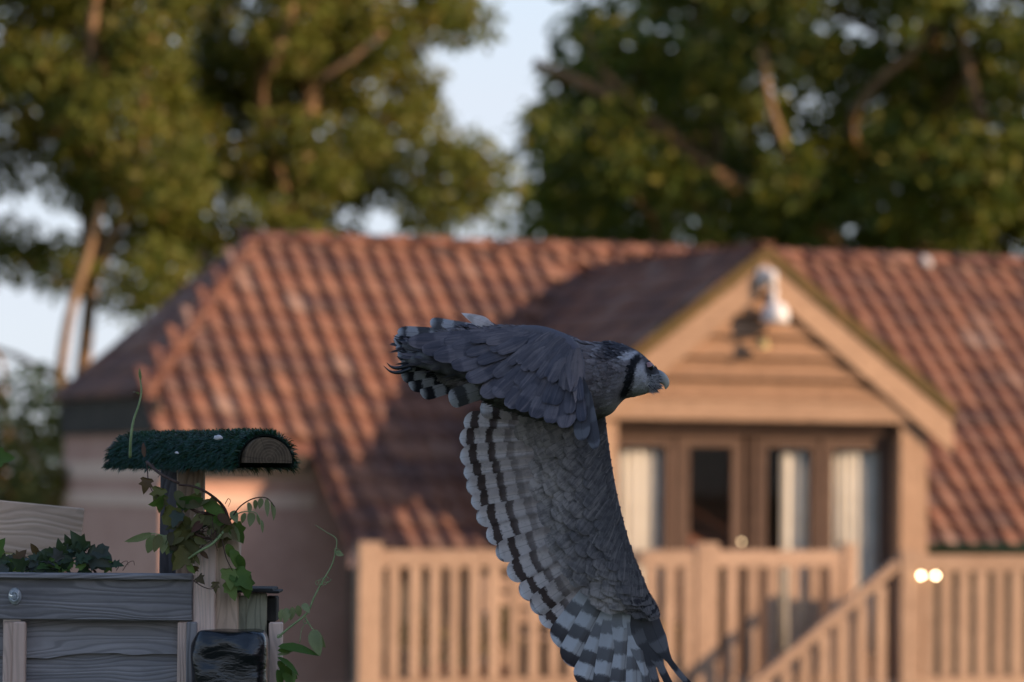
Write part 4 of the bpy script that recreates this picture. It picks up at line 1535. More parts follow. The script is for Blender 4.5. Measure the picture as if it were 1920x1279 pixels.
# unseen tree, added so its leaning bough shades a strip of the roof
bt, bb_ = hloc(5.48, -6.28, 6.85), hloc(5.55, -7.75, 5.62)
bough = []
rc = random.Random(91)
for k in range(22):
    f_ = k / 21
    for q in range(1 + int(4 * f_)):
        ro = .09 * f_
        bough.append((bt.lerp(bb_, f_) + V((rc.uniform(-ro, ro), rc.uniform(-ro, ro), rc.uniform(-ro, ro))), .04 + .085 * f_))
bg = hloc(5.7, -9.6, 0)
tree('added_shade_tree', 'unseen added tree whose leaning bough shades a strip of the roof', V((bg.x, bg.y, GB)), [V((bg.x, bg.y, GB)), V((bg.x, bg.y, 1.5)), bb_ + (bb_ - bt) * .7, bb_, bt], bough, M['tree_dark'], .08, 1500, 92, 9, .06)

# ------------------------------------------------------------------ the owl
OD = 8.78
OW = at(1000, 700, OD)
owl = thing('owl', OW, 0, 'large grey eagle owl flying past with barred wings stretched downward', 'owl')


def ol(px, py, dy=0.0):
    return at(px, py, OD + dy) - OW


def feather_mat(name, pale, mid, dark, pitch, duty=.45, mott=.35, trans=.18, edge=(0.4, 0.4, 0.42), edge_w=.010, vane=None, bow=.007, streak=0.0, fray=0.0):
    m = NT(name)
    tone = m.attr('tone').outputs['Fac']
    dtip = m.attr('dtip').outputs['Fac']
    cross = m.attr('cross').outputs['Fac']
    boff = m.attr('boff').outputs['Fac']
    bstr = m.attr('bstr').outputs['Fac']
    tc = m.n('ShaderNodeTexCoord').outputs['Object']
    n1 = m.noise(tc, 95, 4, .65)
    n2 = m.noise(tc, 300, 3, .7)
    n3 = m.noise(tc, 22, 3, .6)
    c = m.mix(tone, mid, pale)
    if vane:
        c = m.mix(m.remap(cross, .15, .35, 0, .8), c, vane)
    # freckled vermiculation
    fr = m.remap(n1, .50, .66)
    c = m.mix(m.math('MULTIPLY', fr, mott), c, dark)
    c = m.mix(m.math('MULTIPLY', m.remap(n3, .35, .7), .25), c, mid)
    # cross bars with ragged edges, bowed along the barbs
    x = m.math('ADD', dtip, boff)
    x = m.math('ADD', x, m.math('MULTIPLY', m.math('SUBTRACT', n1, .5), .016))
    x = m.math('ADD', x, m.math('MULTIPLY', m.math('SUBTRACT', n2, .5), .010))
    x = m.math('SUBTRACT', x, m.math('MULTIPLY', m.math('MULTIPLY', cross, cross), bow))
    f = m.math('FRACT', m.math('DIVIDE', x, pitch))
    tri = m.math('ABSOLUTE', m.math('SUBTRACT', f, .5))
    bar = m.remap(tri, duty * .5 - .06, duty * .5 + .06, 1, 0)
    c = m.mix(m.math('MULTIPLY', bar, bstr), c, dark)
    # pale worn edge at the tip
    ed = m.remap(m.math('ADD', dtip, m.math('MULTIPLY', m.math('SUBTRACT', n2, .5), .006)), 0.0, edge_w, 1, 0)
    c = m.mix(m.math('MULTIPLY', ed, .8), c, edge)
    # shaft
    sh = m.remap(m.math('ABSOLUTE', cross), 0.0, .06, 1, 0)
    c = m.mix(m.math('MULTIPLY', sh, .35), c, dark)
    # barbs
    wv = m.math('SINE', m.math('ADD', m.math('MULTIPLY', dtip, 2600.0), m.math('MULTIPLY', m.math('ABSOLUTE', cross), 30.0)))
    h = m.math('ADD', wv, m.math('MULTIPLY', n2, 2.0))
    if streak:
        cb = m.n('ShaderNodeCombineXYZ')
        m.set(cb.inputs[0], m.math('MULTIPLY', cross, 3.2))
        m.set(cb.inputs[1], m.math('MULTIPLY', dtip, 9.0))
        m.set(cb.inputs[2], m.math('MULTIPLY', boff, 400.0))
        stn = m.noise(cb.outputs[0], 1.0, 4, .6)
        c = m.mix(m.math('MULTIPLY', m.remap(stn, .5, .72), streak), c, pale)
        c = m.mix(m.math('MULTIPLY', m.remap(stn, .5, .3), streak), c, dark)
    b = m.bsdf(c, .8, h, .25, .0006, .12)
    tr = m.n('ShaderNodeBsdfTranslucent')
    m.set(tr.inputs[0], c)
    mx = m.n('ShaderNodeMixShader')
    mx.inputs[0].default_value = trans
    m.t.links.new(b.outputs[0], mx.inputs[1])
    m.t.links.new(tr.outputs[0], mx.inputs[2])
    if not fray:
        return m.finish(mx)
    # frayed barbs: the vane thins out towards its margin
    cb2 = m.n('ShaderNodeCombineXYZ')
    m.set(cb2.inputs[0], m.math('MULTIPLY', m.math('ADD', dtip, m.math('MULTIPLY', m.math('ABSOLUTE', cross), .012)), 900.0))
    m.set(cb2.inputs[1], m.math('MULTIPLY', cross, 2.0))
    m.set(cb2.inputs[2], m.math('MULTIPLY', boff, 900.0))
    fn = m.noise(cb2.outputs[0], 1.0, 2, .6)
    eg = m.math('MAXIMUM', m.math('ABSOLUTE', cross), m.math('SUBTRACT', 1.0, m.math('DIVIDE', dtip, .012)))
    al = m.math('GREATER_THAN', m.math('ADD', m.remap(eg, 1.0 - fray, 1.05, 0, 1, False), m.math('MULTIPLY', m.math('SUBTRACT', fn, .5), .8)), .5)
    tp_ = m.n('ShaderNodeBsdfTransparent')
    mx2 = m.n('ShaderNodeMixShader')
    m.t.links.new(al, mx2.inputs[0])
    m.t.links.new(mx.outputs[0], mx2.inputs[1])
    m.t.links.new(tp_.outputs[0], mx2.inputs[2])
    return m.finish(mx2)


M['f_under'] = feather_mat('underwing_feather', (0.70, 0.62, 0.61), (0.50, 0.415, 0.395), (0.085, 0.060, 0.055), .044, .40, .22, .3, (0.82, 0.80, 0.84), .020, bow=.014)
M['f_prim'] = feather_mat('barred_primary', (0.54, 0.52, 0.54), (0.42, 0.40, 0.415), (0.040, 0.032, 0.035), .064, .50, .05, .18, (0.40, 0.385, 0.41), .006, (0.68, 0.69, 0.75), bow=.012)
M['f_finger'] = feather_mat('dark_outer_primary', (0.24, 0.235, 0.26), (0.12, 0.115, 0.125), (0.018, 0.016, 0.02), .085, .62, .05, .1, (0.03, 0.028, 0.03), .01, bow=.012)
M['f_cov'] = feather_mat('underwing_covert', (0.52, 0.455, 0.435), (0.125, 0.117, 0.130), (0.040, 0.038, 0.046), .030, .35, .40, .12, (0.33, 0.31, 0.315), .002, streak=.35, fray=.55)
M['f_top'] = feather_mat('upperwing_feather', (0.25, 0.20, 0.20), (0.070, 0.070, 0.092), (0.030, 0.031, 0.045), .080, .55, .18, .06, (0.12, 0.11, 0.12), .002, streak=.45, fray=.4)
M['f_tail'] = feather_mat('tail_feather', (0.40, 0.385, 0.40), (0.18, 0.172, 0.18), (0.014, 0.013, 0.016), .052, .5, .12, .12, (0.50, 0.50, 0.53), .020)

PROF = {
    'round': lambda t: (min(1, .30 + t * 2.2)) * (1 if t < .80 else sqrt(max(0, 1 - ((t - .80) / .20) ** 2))),
    'round2': lambda t: (min(1, .35 + t * 2.0)) * (1 if t < .90 else sqrt(max(0, 1 - ((t - .90) / .10) ** 2))),
    'blunt': lambda t: (min(1, .35 + t * 2.0)) * (1 if t < .88 else sqrt(max(0, 1 - ((t - .88) / .12) ** 2))),
    'taper': lambda t: (min(1, .30 + t * 2.5)) * (1 - .35 * max(0, t - .4)) * (1 if t < .82 else sqrt(max(0, 1 - ((t - .82) / .18) ** 2))),
    'finger': lambda t: (min(1, .4 + t * 2.5)) * (1 if t < .42 else max(.30, 1 - (t - .42) * 4.0)) * (1 if t < .9 else sqrt(max(0, 1 - ((t - .9) / .1) ** 2))),
    'point': lambda t: (min(1, .3 + t * 2.5)) * (1 if t < .35 else max(.0, 1 - ((t - .35) / .65) ** 1.6)),
}


def feather_data(root, tip, width, nrm, camber=.12, bend=.0, prof='round', tone=(.5, .8), bars=(1, 1), boff=0.0, tilt=0.0, nu=6, nv=14, sweep=0.0, asym=0.0):
    root, tip = V(root), V(tip)
    ax = tip - root
    L = ax.length
    a = ax / L
    n = (V(nrm) - a * V(nrm).dot(a)).normalized()
    if tilt:
        n = Matrix.Rotation(tilt, 3, a) @ n
    s = a.cross(n)
    verts, faces = [], []
    A = {'dtip': [], 'cross': [], 'boff': [], 'bstr': [], 'tone': []}
    fn = PROF[prof]
    for j in range(nv + 1):
        t = j / nv
        t = 1 - (1 - t) ** 1.6
        w = max(.0015, fn(t)) * width / 2
        c = root + a * (t * L) + n * (bend * L * (t - t * t) * 4 * -1) + s * (sweep * L * (t * t - t))
        for i in range(nu + 1):
            q = -1 + 2 * i / nu
            verts.append(c + s * (q + asym * (1 - q * q) * 0) * w - n * (camber * w * q * q) + n * (.05 * w * (1 - abs(q)) ** 4))
            A['dtip'].append((1 - t) * L + (q * q) * w * .35)
            A['cross'].append(q)
            A['boff'].append(boff)
            A['bstr'].append(bars[0] + (bars[1] - bars[0]) * t)
            A['tone'].append(tone[0] + (tone[1] - tone[0]) * t)
    for j in range(nv):
        for i in range(nu):
            k = j * (nu + 1) + i
            faces.append((k, k + 1, k + nu + 2, k + nu + 1))
    return verts, faces, A


def merge(parts):
    v, f, A = [], [], {}
    for pv_, pf_, pa in parts:
        b = len(v)
        v += pv_
        f += [tuple(b + i for i in q) for q in pf_]
        for k, x in pa.items():
            A.setdefault(k, []).extend(x)
    return v, f, A


def feather(name, mat, parent, *a, **k):
    v, f, A = feather_data(*a, **k)
    return link(name, mesh_of(v, f, True, A), mat, parent)


rnd = random.Random(77)
# ---- body: head, neck, trunk in one skin --------------------------------
#        px    top  bottom half-depth
ST = [(1238, 699, 712, 7), (1233, 692, 722, 17), (1226, 685, 729, 27), (1216, 675, 735, 37), (1204, 664, 740, 46), (1190, 655, 744, 53), (1174, 648, 747, 58),
      (1160, 644, 760, 61), (1150, 642, 773, 62), (1136, 642, 781, 64), (1118, 644, 785, 66), (1098, 642, 787, 70), (1075, 633, 788, 76), (1045, 624, 786, 80),
      (1010, 618, 778, 80), (970, 615, 765, 74), (930, 614, 750, 62), (895, 616, 736, 50), (865, 620, 722, 38), (838, 628, 708, 26), (820, 640, 695, 14)]
stp = spline([V((a, b, c)) for a, b, c, d in ST], 4)
std = spline([V((d, 0, 0)) for a, b, c, d in ST], 4)


def body_profile(px):
    """top, bottom, half depth in pixels at px"""
    best = None
    for (p, q), (d1, d2) in zip(zip(stp, stp[1:]), zip(std, std[1:])):
        if q.x <= px <= p.x:
            t = (p.x - px) / max(1e-6, p.x - q.x)
            return p.y + (q.y - p.y) * t, p.z + (q.z - p.z) * t, d1.x + (d2.x - d1.x) * t
    p, d = (stp[0], std[0]) if px > stp[0].x else (stp[-1], std[-1])
    return p.y, p.z, d.x


def seg_dist(px, py, pts):
    best = 1e9
    for (x1, y1), (x2, y2) in zip(pts, pts[1:]):
        dx, dy = x2 - x1, y2 - y1
        t = max(0, min(1, ((px - x1) * dx + (py - y1) * dy) / (dx * dx + dy * dy)))
        best = min(best, math.hypot(px - x1 - t * dx, py - y1 - t * dy))
    return best


def sstep(a, b, x):
    t = max(0, min(1, (x - a) / (b - a)))
    return t * t * (3 - 2 * t)


PALE, GREY, BRN, DRK, BLK = V((.47, .45, .47)), V((.245, .215, .22)), V((.135, .108, .108)), V((.045, .042, .050)), V((.010, .010, .012))


def owl_col(px, py):
    """plumage colour of head and trunk"""
    q = V((px * .06, py * .06, 3.3))
    n1 = mnoise.noise(q) * .5 + .5
    n2 = mnoise.noise(q * 3.1 + V((5, 1, 2))) * .5 + .5
    c = BRN.lerp(GREY, sstep(.35, .75, n1 * .6 + n2 * .4))
    # cheek paler towards the disc edge
    ch = sstep(1125, 1178, px) * sstep(655, 690, py)
    c = c.lerp(V((.23, .21, .22)), ch * .5)
    # dark crown with pale flecks
    cr = sstep(1118, 1140, px) * (1 - sstep(668, 684, py + max(0, (px - 1195)) * -.35))
    c = c.lerp(DRK.lerp(GREY, sstep(.62, .8, n2) * .8), cr)
    # pale brow behind the bar
    c = c.lerp(PALE, (1 - sstep(4, 9, seg_dist(px, py, [(1168, 673), (1180, 667), (1190, 665)]))) * .85)
    # white face
    fc = sstep(1184, 1192, px) * sstep(676, 692, py)
    c = c.lerp(PALE, fc * .95)
    # fore-crown
    c = c.lerp(GREY, sstep(1205, 1215, px) * (1 - sstep(672, 682, py)) * .7)
    # black edge of the facial disc
    d = seg_dist(px + (n2 - .5) * 6, py, [(1194, 672), (1186, 682), (1181, 698), (1179, 715), (1174, 730), (1166, 742)])
    c = c.lerp(BLK, 1 - sstep(5.5, 9.5, d))
    # dark patch round and below the eye
    d = math.hypot((px - 1219), (py - 691) * .75)
    c = c.lerp(BLK, (1 - sstep(9, 15, d)) * .95)
    c = c.lerp(DRK, sstep(1222, 1228, px) * (1 - sstep(700, 706, py)) * .9)
    # pale throat
    c = c.lerp(V((.33, .30, .29)), sstep(1118, 1138, px) * sstep(750, 758, py) * (1 - sstep(772, 784, py)) * .8)
    return c


NSEG = 40
bverts, bfaces, bcols = [], [], []
npx = len(stp)
for p, d in zip(stp, std):
    cz = (p.y + p.z) / 2
    hz = (p.z - p.y) / 2
    for k in range(NSEG):
        a = 2 * pi * k / NSEG
        py = cz - hz * sin(a)
        w = ol(p.x, py, 0)
        dy = d.x / 820.0 * cos(a)
        bverts.append(V((w.x, dy, w.z)))
        c = owl_col(p.x, py)
        bcols += [c.x, c.y, c.z, 1]
for i in range(npx - 1):
    for k in range(NSEG):
        k2 = (k + 1) % NSEG
        bfaces.append((i * NSEG + k, i * NSEG + k2, (i + 1) * NSEG + k2, (i + 1) * NSEG + k))
bfaces.append(tuple(range(NSEG))[::-1])
bfaces.append(tuple(range((npx - 1) * NSEG, npx * NSEG)))
bme = mesh_of(bverts, bfaces, True)
ca = bme.color_attributes.new('plumage', 'FLOAT_COLOR', 'POINT')
ca.data.foreach_set('color', bcols)


def plumage_mat():
    m = NT('plumage')
    c = m.attr('plumage').outputs['Color']
    tc = m.n('ShaderNodeTexCoord').outputs['Object']
    n1 = m.noise(tc, 260, 4, .7)
    c = m.mix(m.math('MULTIPLY', m.remap(n1, .45, .7), .35), c, (0.03, 0.027, 0.03))
    return m.finish(m.bsdf(c, .85, n1, .5, .003, .15))


M['plumage'] = plumage_mat()
body = link('body', bme, M['plumage'], owl)

# small contour feathers lying over head and trunk
tv, tf, tcol = [], [], []
for i in range(7000):
    px = rnd.uniform(835, 1234)
    if px > 1100 and rnd.random() < .0:
        continue
    top, bot, hd = body_profile(px)
    a = rnd.uniform(0, 2 * pi)
    if cos(a) > .55 and rnd.random() < .7:
        continue
    cz, hz = (top + bot) / 2, (bot - top) / 2
    py = cz - hz * sin(a)
    w = ol(px, py, 0)
    p = V((w.x, hd / 820 * cos(a), w.z))
    n = V((0.0, cos(a) / max(hd, 1), sin(a) / max(hz, 1))).normalized()
    if px > 1205:
        n = (n + V((.8 * (px - 1205) / 30, 0, 0))).normalized()
    head = px > 1115
    L = (rnd.uniform(.009, .016) if head else rnd.uniform(.02, .034))
    if px > 1185:
        L *= .75
    wd = L * rnd.uniform(.22, .36)
    d = V((-1, 0, -.12 - .25 * (py > cz)))
    if px > 1205 and py > 700:
        d = V((-.6, 0, -.8))
    d = (d - n * d.dot(n)).normalized()
    d = (d + n * rnd.uniform(.05, .28) + rdir(.18)).normalized()
    s = d.cross(n).normalized() * wd
    c = owl_col(px - 820 * .3 * L, py)
    c = c * rnd.uniform(.75, 1.25)
    b = len(tv)
    tv += [p - s * .4, p + s * .4, p + d * L * .6 + s, p + d * L * .6 - s, p + d * L + n * .001, p + d * L * .6 + n * wd * .35]
    tf += [(b, b + 1, b + 2, b + 5), (b, b + 5, b + 3), (b + 3, b + 5, b + 4), (b + 5, b + 2, b + 4)]
    for k in range(6):
        e = c * (.8 if k < 2 else 1.0) if k != 4 else c.lerp(V((.3, .29, .3)), .12)
        tcol += [e.x, e.y, e.z, 1]
tme = mesh_of(tv, tf, True)
ca = tme.color_attributes.new('plumage', 'FLOAT_COLOR', 'POINT')
ca.data.foreach_set('color', tcol)
link('contour_feathers', tme, M['plumage'], body, kind='stuff')

# eye, eyelid, beak
def ball(name, mat, parent, c, r, sc=(1, 1, 1), clip=None):
    bm = bmesh.new()
    bmesh.ops.create_uvsphere(bm, u_segments=20, v_segments=12, radius=r)
    if clip is not None:
        bmesh.ops.delete(bm, geom=[v for v in bm.verts if v.co.z < clip * r], context='VERTS')
    me = bm_mesh(bm, True)
    o = link(name, me, mat, parent)
    o.location = c
    o.scale = sc
    return o


M['eye'] = plain('dark_eye', (0.006, 0.005, 0.006), (0.012, 0.009, 0.008), 40, .06, .7, 0, 0.0)
M['eyelid'] = plain('pink_eyelid', (0.34, 0.19, 0.19), (0.42, 0.26, 0.26), 60, .6, .3)
ex = ol(1218, 688, -.0335)
ball('eye', M['eye'], body, ex, .0098)
o = ball('eyelid', M['eyelid'], body, ex + V((-.001, -.0006, .0006)), .0106, clip=.30)
o.rotation_euler = (radians(38), radians(-12), 0)


def beak_mat():
    m = NT('horn_beak')
    c = m.attr('tone').outputs['Fac']
    tc = m.n('ShaderNodeTexCoord').outputs['Object']
    col = m.mix(c, (0.13, 0.16, 0.20), (0.60, 0.55, 0.45))
    return m.finish(m.bsdf(col, .35, m.noise(tc, 120, 3), .1, .001, .45))


M['beak'] = beak_mat()


def horn(name, pts, rad, tones, parent, mat, flat=.7, seg=14):
    P = spline(pts, 4)
    R = [x.x for x in spline([V((r, 0, 0)) for r in rad], 4)]
    T = [x.x for x in spline([V((r, 0, 0)) for r in tones], 4)]
    v, f = tube_data(P, [max(.0004, r) for r in R], seg)
    cs = P
    out = []
    for i, p in enumerate(P):
        for k in range(seg):
            q = v[i * seg + k] - p
            q.y *= flat
            out.append(p + q)
    A = {'tone': [t for t in T for k in range(seg)]}
    return link(name, mesh_of(out, f, True, A), mat, parent)


horn('beak', [ol(1218, 706), ol(1232, 706), ol(1243, 711), ol(1249, 720), ol(1248, 730)], [.017, .0165, .0125, .008, .0012], [.0, .1, .45, .8, .9], body, M['beak'], .75)
horn('beak', [ol(1214, 721), ol(1226, 723), ol(1236, 726), ol(1241, 728)], [.010, .0085, .005, .0012], [.3, .5, .6, .7], body, M['beak'], .9)
# bristles round the beak
bv_, bf_, bc_ = [], [], []
for i in range(260):
    px = rnd.uniform(1214, 1234)
    py = rnd.uniform(704, 734)
    top, bot, hd = body_profile(px)
    py = max(top + 2, min(bot - 1, py))
    cz, hz = (top + bot) / 2, (bot - top) / 2
    ang = math.asin(max(-1, min(1, (cz - py) / hz)))
    p = ol(px, py, 0)
    p.y = -hd / 820 * cos(ang) * .98
    L = rnd.uniform(.010, .020)
    d = V((.75 + rnd.uniform(-.3, .3), -.25 + rnd.uniform(-.3, .2), (709 - py) / 40 + rnd.uniform(-.4, .25))).normalized()
    s = d.cross(V((0, -1, 0))).normalized() * .0011
    b = len(bv_)
    bv_ += [p - s, p + s, p + d * L]
    bf_.append((b, b + 1, b + 2))
    c = (PALE if rnd.random() < .72 else DRK) * rnd.uniform(.7, 1.1)
    if py < 700:
        c = DRK
    bc_ += [c.x, c.y, c.z, 1] * 3
brm = mesh_of(bv_, bf_)
ca = brm.color_attributes.new('plumage', 'FLOAT_COLOR', 'POINT')
ca.data.foreach_set('color', bc_)
link('bristles', brm, M['plumage'], body, kind='stuff')

# ---- the wing stretched down, underside in view ---------------------------
# leading edge and covert edge, from shoulder to hand
LEAD = [V((x_, y_, 0)) for x_, y_ in ((1134, 770), (1141, 830), (1152, 900), (1166, 965), (1180, 1015), (1194, 1060), (1206, 1095), (1216, 1125))]
CEDGE = [V((x_, y_, 0)) for x_, y_ in ((1035, 765), (1055, 828), (1070, 905), (1088, 970), (1106, 1018), (1130, 1056), (1160, 1082), (1198, 1104))]


def along(pts, s):
    P = spline(pts, 6)
    x = s * (len(P) - 1)
    i = min(len(P) - 2, int(x))
    return P[i].lerp(P[i + 1], x - i)


def wdepth(s):
    return .055 + .05 * s


NSs, NTt = 40, 14
wv_, wf_ = [], []
WA = {k: [] for k in ('dtip', 'cross', 'boff', 'bstr', 'tone')}
for side in (0, 1):
    for i in range(NSs + 1):
        s = i / NSs
        l, e = along(LEAD, s), along(CEDGE, s)
        for j in range(NTt + 1):
            t = j / NTt
            p = l.lerp(e, t)
            th = .020 * (1 - .35 * s) * sqrt(max(0, t * (1 - t) * 4)) ** .8 * (1 - .5 * t)
            dy = wdepth(s) + .02 * t + (-th if side == 0 else th * .5)
            wv_.append(ol(p.x, p.y, dy))
            WA['dtip'].append(.05)
            WA['cross'].append(.5)
            WA['boff'].append(0)
            WA['bstr'].append(0)
            WA['tone'].append(.15)
S1 = (NSs + 1) * (NTt + 1)
for side in (0, 1):
    for i in range(NSs):
        for j in range(NTt):
            k = side * S1 + i * (NTt + 1) + j
            q = (k, k + 1, k + NTt + 2, k + NTt + 1)
            wf_.append(q if side else q[::-1])
wing = link('wing', mesh_of(wv_, wf_, True, WA), M['f_cov'], owl)

# flight feathers: root, tip (pixels)
SEC_T = [(930, 752), (900, 764), (869, 792), (861, 822), (862, 858), (869, 888), (874, 914), (883, 943), (893, 973), (912, 1008), (930, 1041), (952, 1080), (976, 1117), (998, 1145), (1016, 1171)]
SEC_R = [(1095, 778), (1098, 790), (1100, 802), (1104, 820), (1108, 838), (1112, 858), (1116, 880), (1121, 902), (1127, 925), (1133, 948), (1139, 970), (1146, 992), (1153, 1012), (1161, 1030), (1168, 1046)]
PRI_T = [(1046, 1213), (1068, 1249), (1098, 1290), (1130, 1325), (1163, 1352), (1196, 1368), (1226, 1368), (1254, 1352), (1284, 1330), (1314, 1302)]
PRI_R = [(1172, 1052), (1176, 1060), (1180, 1067), (1184, 1074), (1188, 1081), (1192, 1088), (1196, 1095), (1200, 1102), (1205, 1110), (1210, 1116)]
NRM = V((0, -1, 0))
for i, (r, t) in enumerate(zip(SEC_R, SEC_T)):
    s = i / 14 * .62
    d0 = wdepth(s) + .014 + .0016 * i
    fo = feather('secondary_feather', M['f_under'], wing, ol(*r, d0), ol(*t, d0 + .035 + rnd.uniform(-.004, .004)), .056 + rnd.uniform(-.004, .004), NRM, .16, .035, 'round2',
                 tone=(.05 + rnd.uniform(-.05, .15), .8), bars=(-1.5, 1.75), boff=-.012 + rnd.uniform(-.011, .011), tilt=radians(-9), sweep=rnd.uniform(-.01, .02), nv=20)
for i, (r, t) in enumerate(zip(PRI_R, PRI_T)):
    s = .62 + i / 9 * .38
    d0 = wdepth(s) + .036 - .0018 * i
    pr = 'blunt' if i < 3 else ('taper' if i < 6 else 'finger')
    feather('primary_feather', M['f_prim'] if i < 7 else M['f_finger'], wing, ol(*r, d0), ol(*t, d0 + .03 + rnd.uniform(-.003, .003)), (.080 if i < 6 else .062) - (.016 if i == 9 else 0), NRM, .14, .03, pr,
            tone=(.3 + rnd.uniform(-.1, .1), .85 if i < 8 else .5), bars=(.25, 1.0), boff=(i % 2) * .030 - math.hypot(t[0] - r[0], t[1] - r[1]) / 820 + rnd.uniform(-.005, .005), tilt=radians(-8), sweep=(0, 0, 0, 0, 0, 0, -.05, -.14, -.26, -.38)[i], nv=18)


# covert feathers in overlapping rows over the arm and hand
def fdir(s):
    k = s / .62 * 14
    if k < 14:
        i = max(0, min(13, int(k)))
        f = k - i
        a = V((SEC_T[i][0] - SEC_R[i][0], SEC_T[i][1] - SEC_R[i][1], 0)).normalized()
        b = V((SEC_T[i + 1][0] - SEC_R[i + 1][0], SEC_T[i + 1][1] - SEC_R[i + 1][1], 0)).normalized()
        return a.lerp(b, f).normalized()
    k = (s - .62) / .38 * 9
    i = max(0, min(8, int(k)))
    f = min(1, k - i)
    a = V((PRI_T[i][0] - PRI_R[i][0], PRI_T[i][1] - PRI_R[i][1], 0)).normalized()
    b = V((PRI_T[i + 1][0] - PRI_R[i + 1][0], PRI_T[i + 1][1] - PRI_R[i + 1][1], 0)).normalized()
    return a.lerp(b, f).normalized()


cov = []
NR = 6
for r in range(NR):
    t = .92 - r * (.90 / (NR - 1))
    n = 30 + r * 3
    for i in range(n):
        s = min(1.0, max(0.0, (i + rnd.uniform(.1, .9)) / n))
        tt = max(0.01, t + rnd.uniform(-.03, .03))
        p = along(LEAD, s).lerp(along(CEDGE, s), tt)
        d = fdir(s) * .8 + (V((1, 2.2, 0)).normalized()) * (.25 + .5 * (1 - tt))
        d = (d + V((rnd.uniform(-.10, .10), rnd.uniform(-.10, .10), 0))).normalized()
        L = (84 - 38 * (1 - tt)) * rnd.uniform(.85, 1.15)
        if s > .8:
            L *= .8
        q = p + d * L
        dy = wdepth(s) + .02 * tt - .026 * (1 - .35 * s) * sqrt(max(0, tt * (1 - tt) * 4)) ** .8 * (1 - .5 * tt) - .0022 - .0008 * r
        n1 = mnoise.noise(V((p.x * .012, p.y * .012, 1))) * .5 + .5
        tn = .04 + .50 * sstep(.30, .65, n1) * sstep(.15, .75, tt) + .42 * sstep(.45, .95, tt) + rnd.uniform(-.08, .12)
        if tt < .25:
            tn *= .5
        # black patch on the primary coverts
        bp = 1 - sstep(22, 48, math.hypot(p.x - 1192, p.y - 1108))
        tn *= 1 - .95 * bp
        cov.append(feather_data(ol(p.x, p.y, dy), ol(q.x, q.y, dy + .006), L * .62 / 820 * rnd.uniform(.8, 1.15), V((.05, -1, .05)), .14, .03, 'round',
                                tone=(max(0, tn - .1), max(0, min(1, tn + .12))), bars=(.2 + .8 * bp, .35 + .65 * bp), boff=rnd.uniform(0, .03), tilt=rnd.uniform(-.10, .10), nu=4, nv=5))
v, f, A = merge(cov)
link('covert_feathers', mesh_of(v, f, True, A), M['f_cov'], wing, kind='stuff')

# ---- the other wing, swung towards the viewer: upper side in view ---------
NW = [((962, 622, -.07), (765, 640, -.06), .060), ((972, 624, -.09), (790, 655, -.08), .062), ((984, 626, -.105), (812, 668, -.10), .064), ((996, 630, -.12), (846, 686, -.12), .066),
      ((1008, 634, -.14), (874, 712, -.145), .068), ((1020, 640, -.16), (902, 743, -.17), .068), ((1032, 646, -.18), (926, 742, -.20), .068), ((1044, 652, -.205), (950, 764, -.23), .068),
      ((1054, 658, -.225), (972, 771, -.26), .066), ((1062, 664, -.245), (1000, 784, -.29), .064), ((1069, 672, -.26), (1030, 794, -.32), .060), ((1075, 682, -.275), (1058, 803, -.345), .056),
      ((1080, 692, -.285), (1092, 826, -.37), .046), ((1083, 702, -.29), (1117, 842, -.385), .036)]
NN = V((-.25, -.85, .45))
arm_pts = [(930, 640, -.04), (960, 628, -.07), (1000, 626, -.11), (1040, 636, -.16), (1070, 655, -.22), (1084, 690, -.27), (1088, 730, -.30), (1096, 790, -.34)]
AP = spline([ol(*p) for p in arm_pts], 5)
AR = [.008 + .013 * sin(pi * min(1, i / (len(AP) - 1) * 1.05 + .05)) for i in range(len(AP))]
av, af = tube_data(AP, AR, 16)
na = len(av)
wing2 = link('wing', mesh_of(av, af, True, {'dtip': [.05] * na, 'cross': [.5] * na, 'boff': [0.0] * na, 'bstr': [0.0] * na, 'tone': [.3] * na}), M['f_top'], owl)
for i, (r, t, w) in enumerate(NW):
    last = i > 11
    feather('primary_feather' if i > 8 else 'secondary_feather', M['f_finger'] if last else M['f_top'], wing2, ol(*r), ol(*t), w, NN, .10, .03, 'round' if not last else 'taper',
            tone=(.35, .45) if not last else (.0, .1), bars=(.35, .6), boff=i * .013, tilt=radians(7), nv=16)
# pale blade of the bastard wing at the wrist
feather('alula_feather', M['f_top'], wing2, ol(1084, 652, -.30), ol(1079, 757, -.34), .036, NN, .2, .03, 'point', tone=(.55, .95), bars=(0, 0), tilt=radians(-10))
feather('alula_feather', M['f_top'], wing2, ol(1074, 655, -.29), ol(1070, 735, -.335), .036, NN, .2, .03, 'point', tone=(.35, .6), bars=(0, 0), tilt=radians(-10))
# scapular sticking up over the back, pale
feather('scapular_feather', M['f_under'], wing2, ol(925, 612, -.03), ol(865, 587, -.02), .030, V((0, -1, .4)), .2, .0, 'point', tone=(.5, .9), bars=(.2, .3))
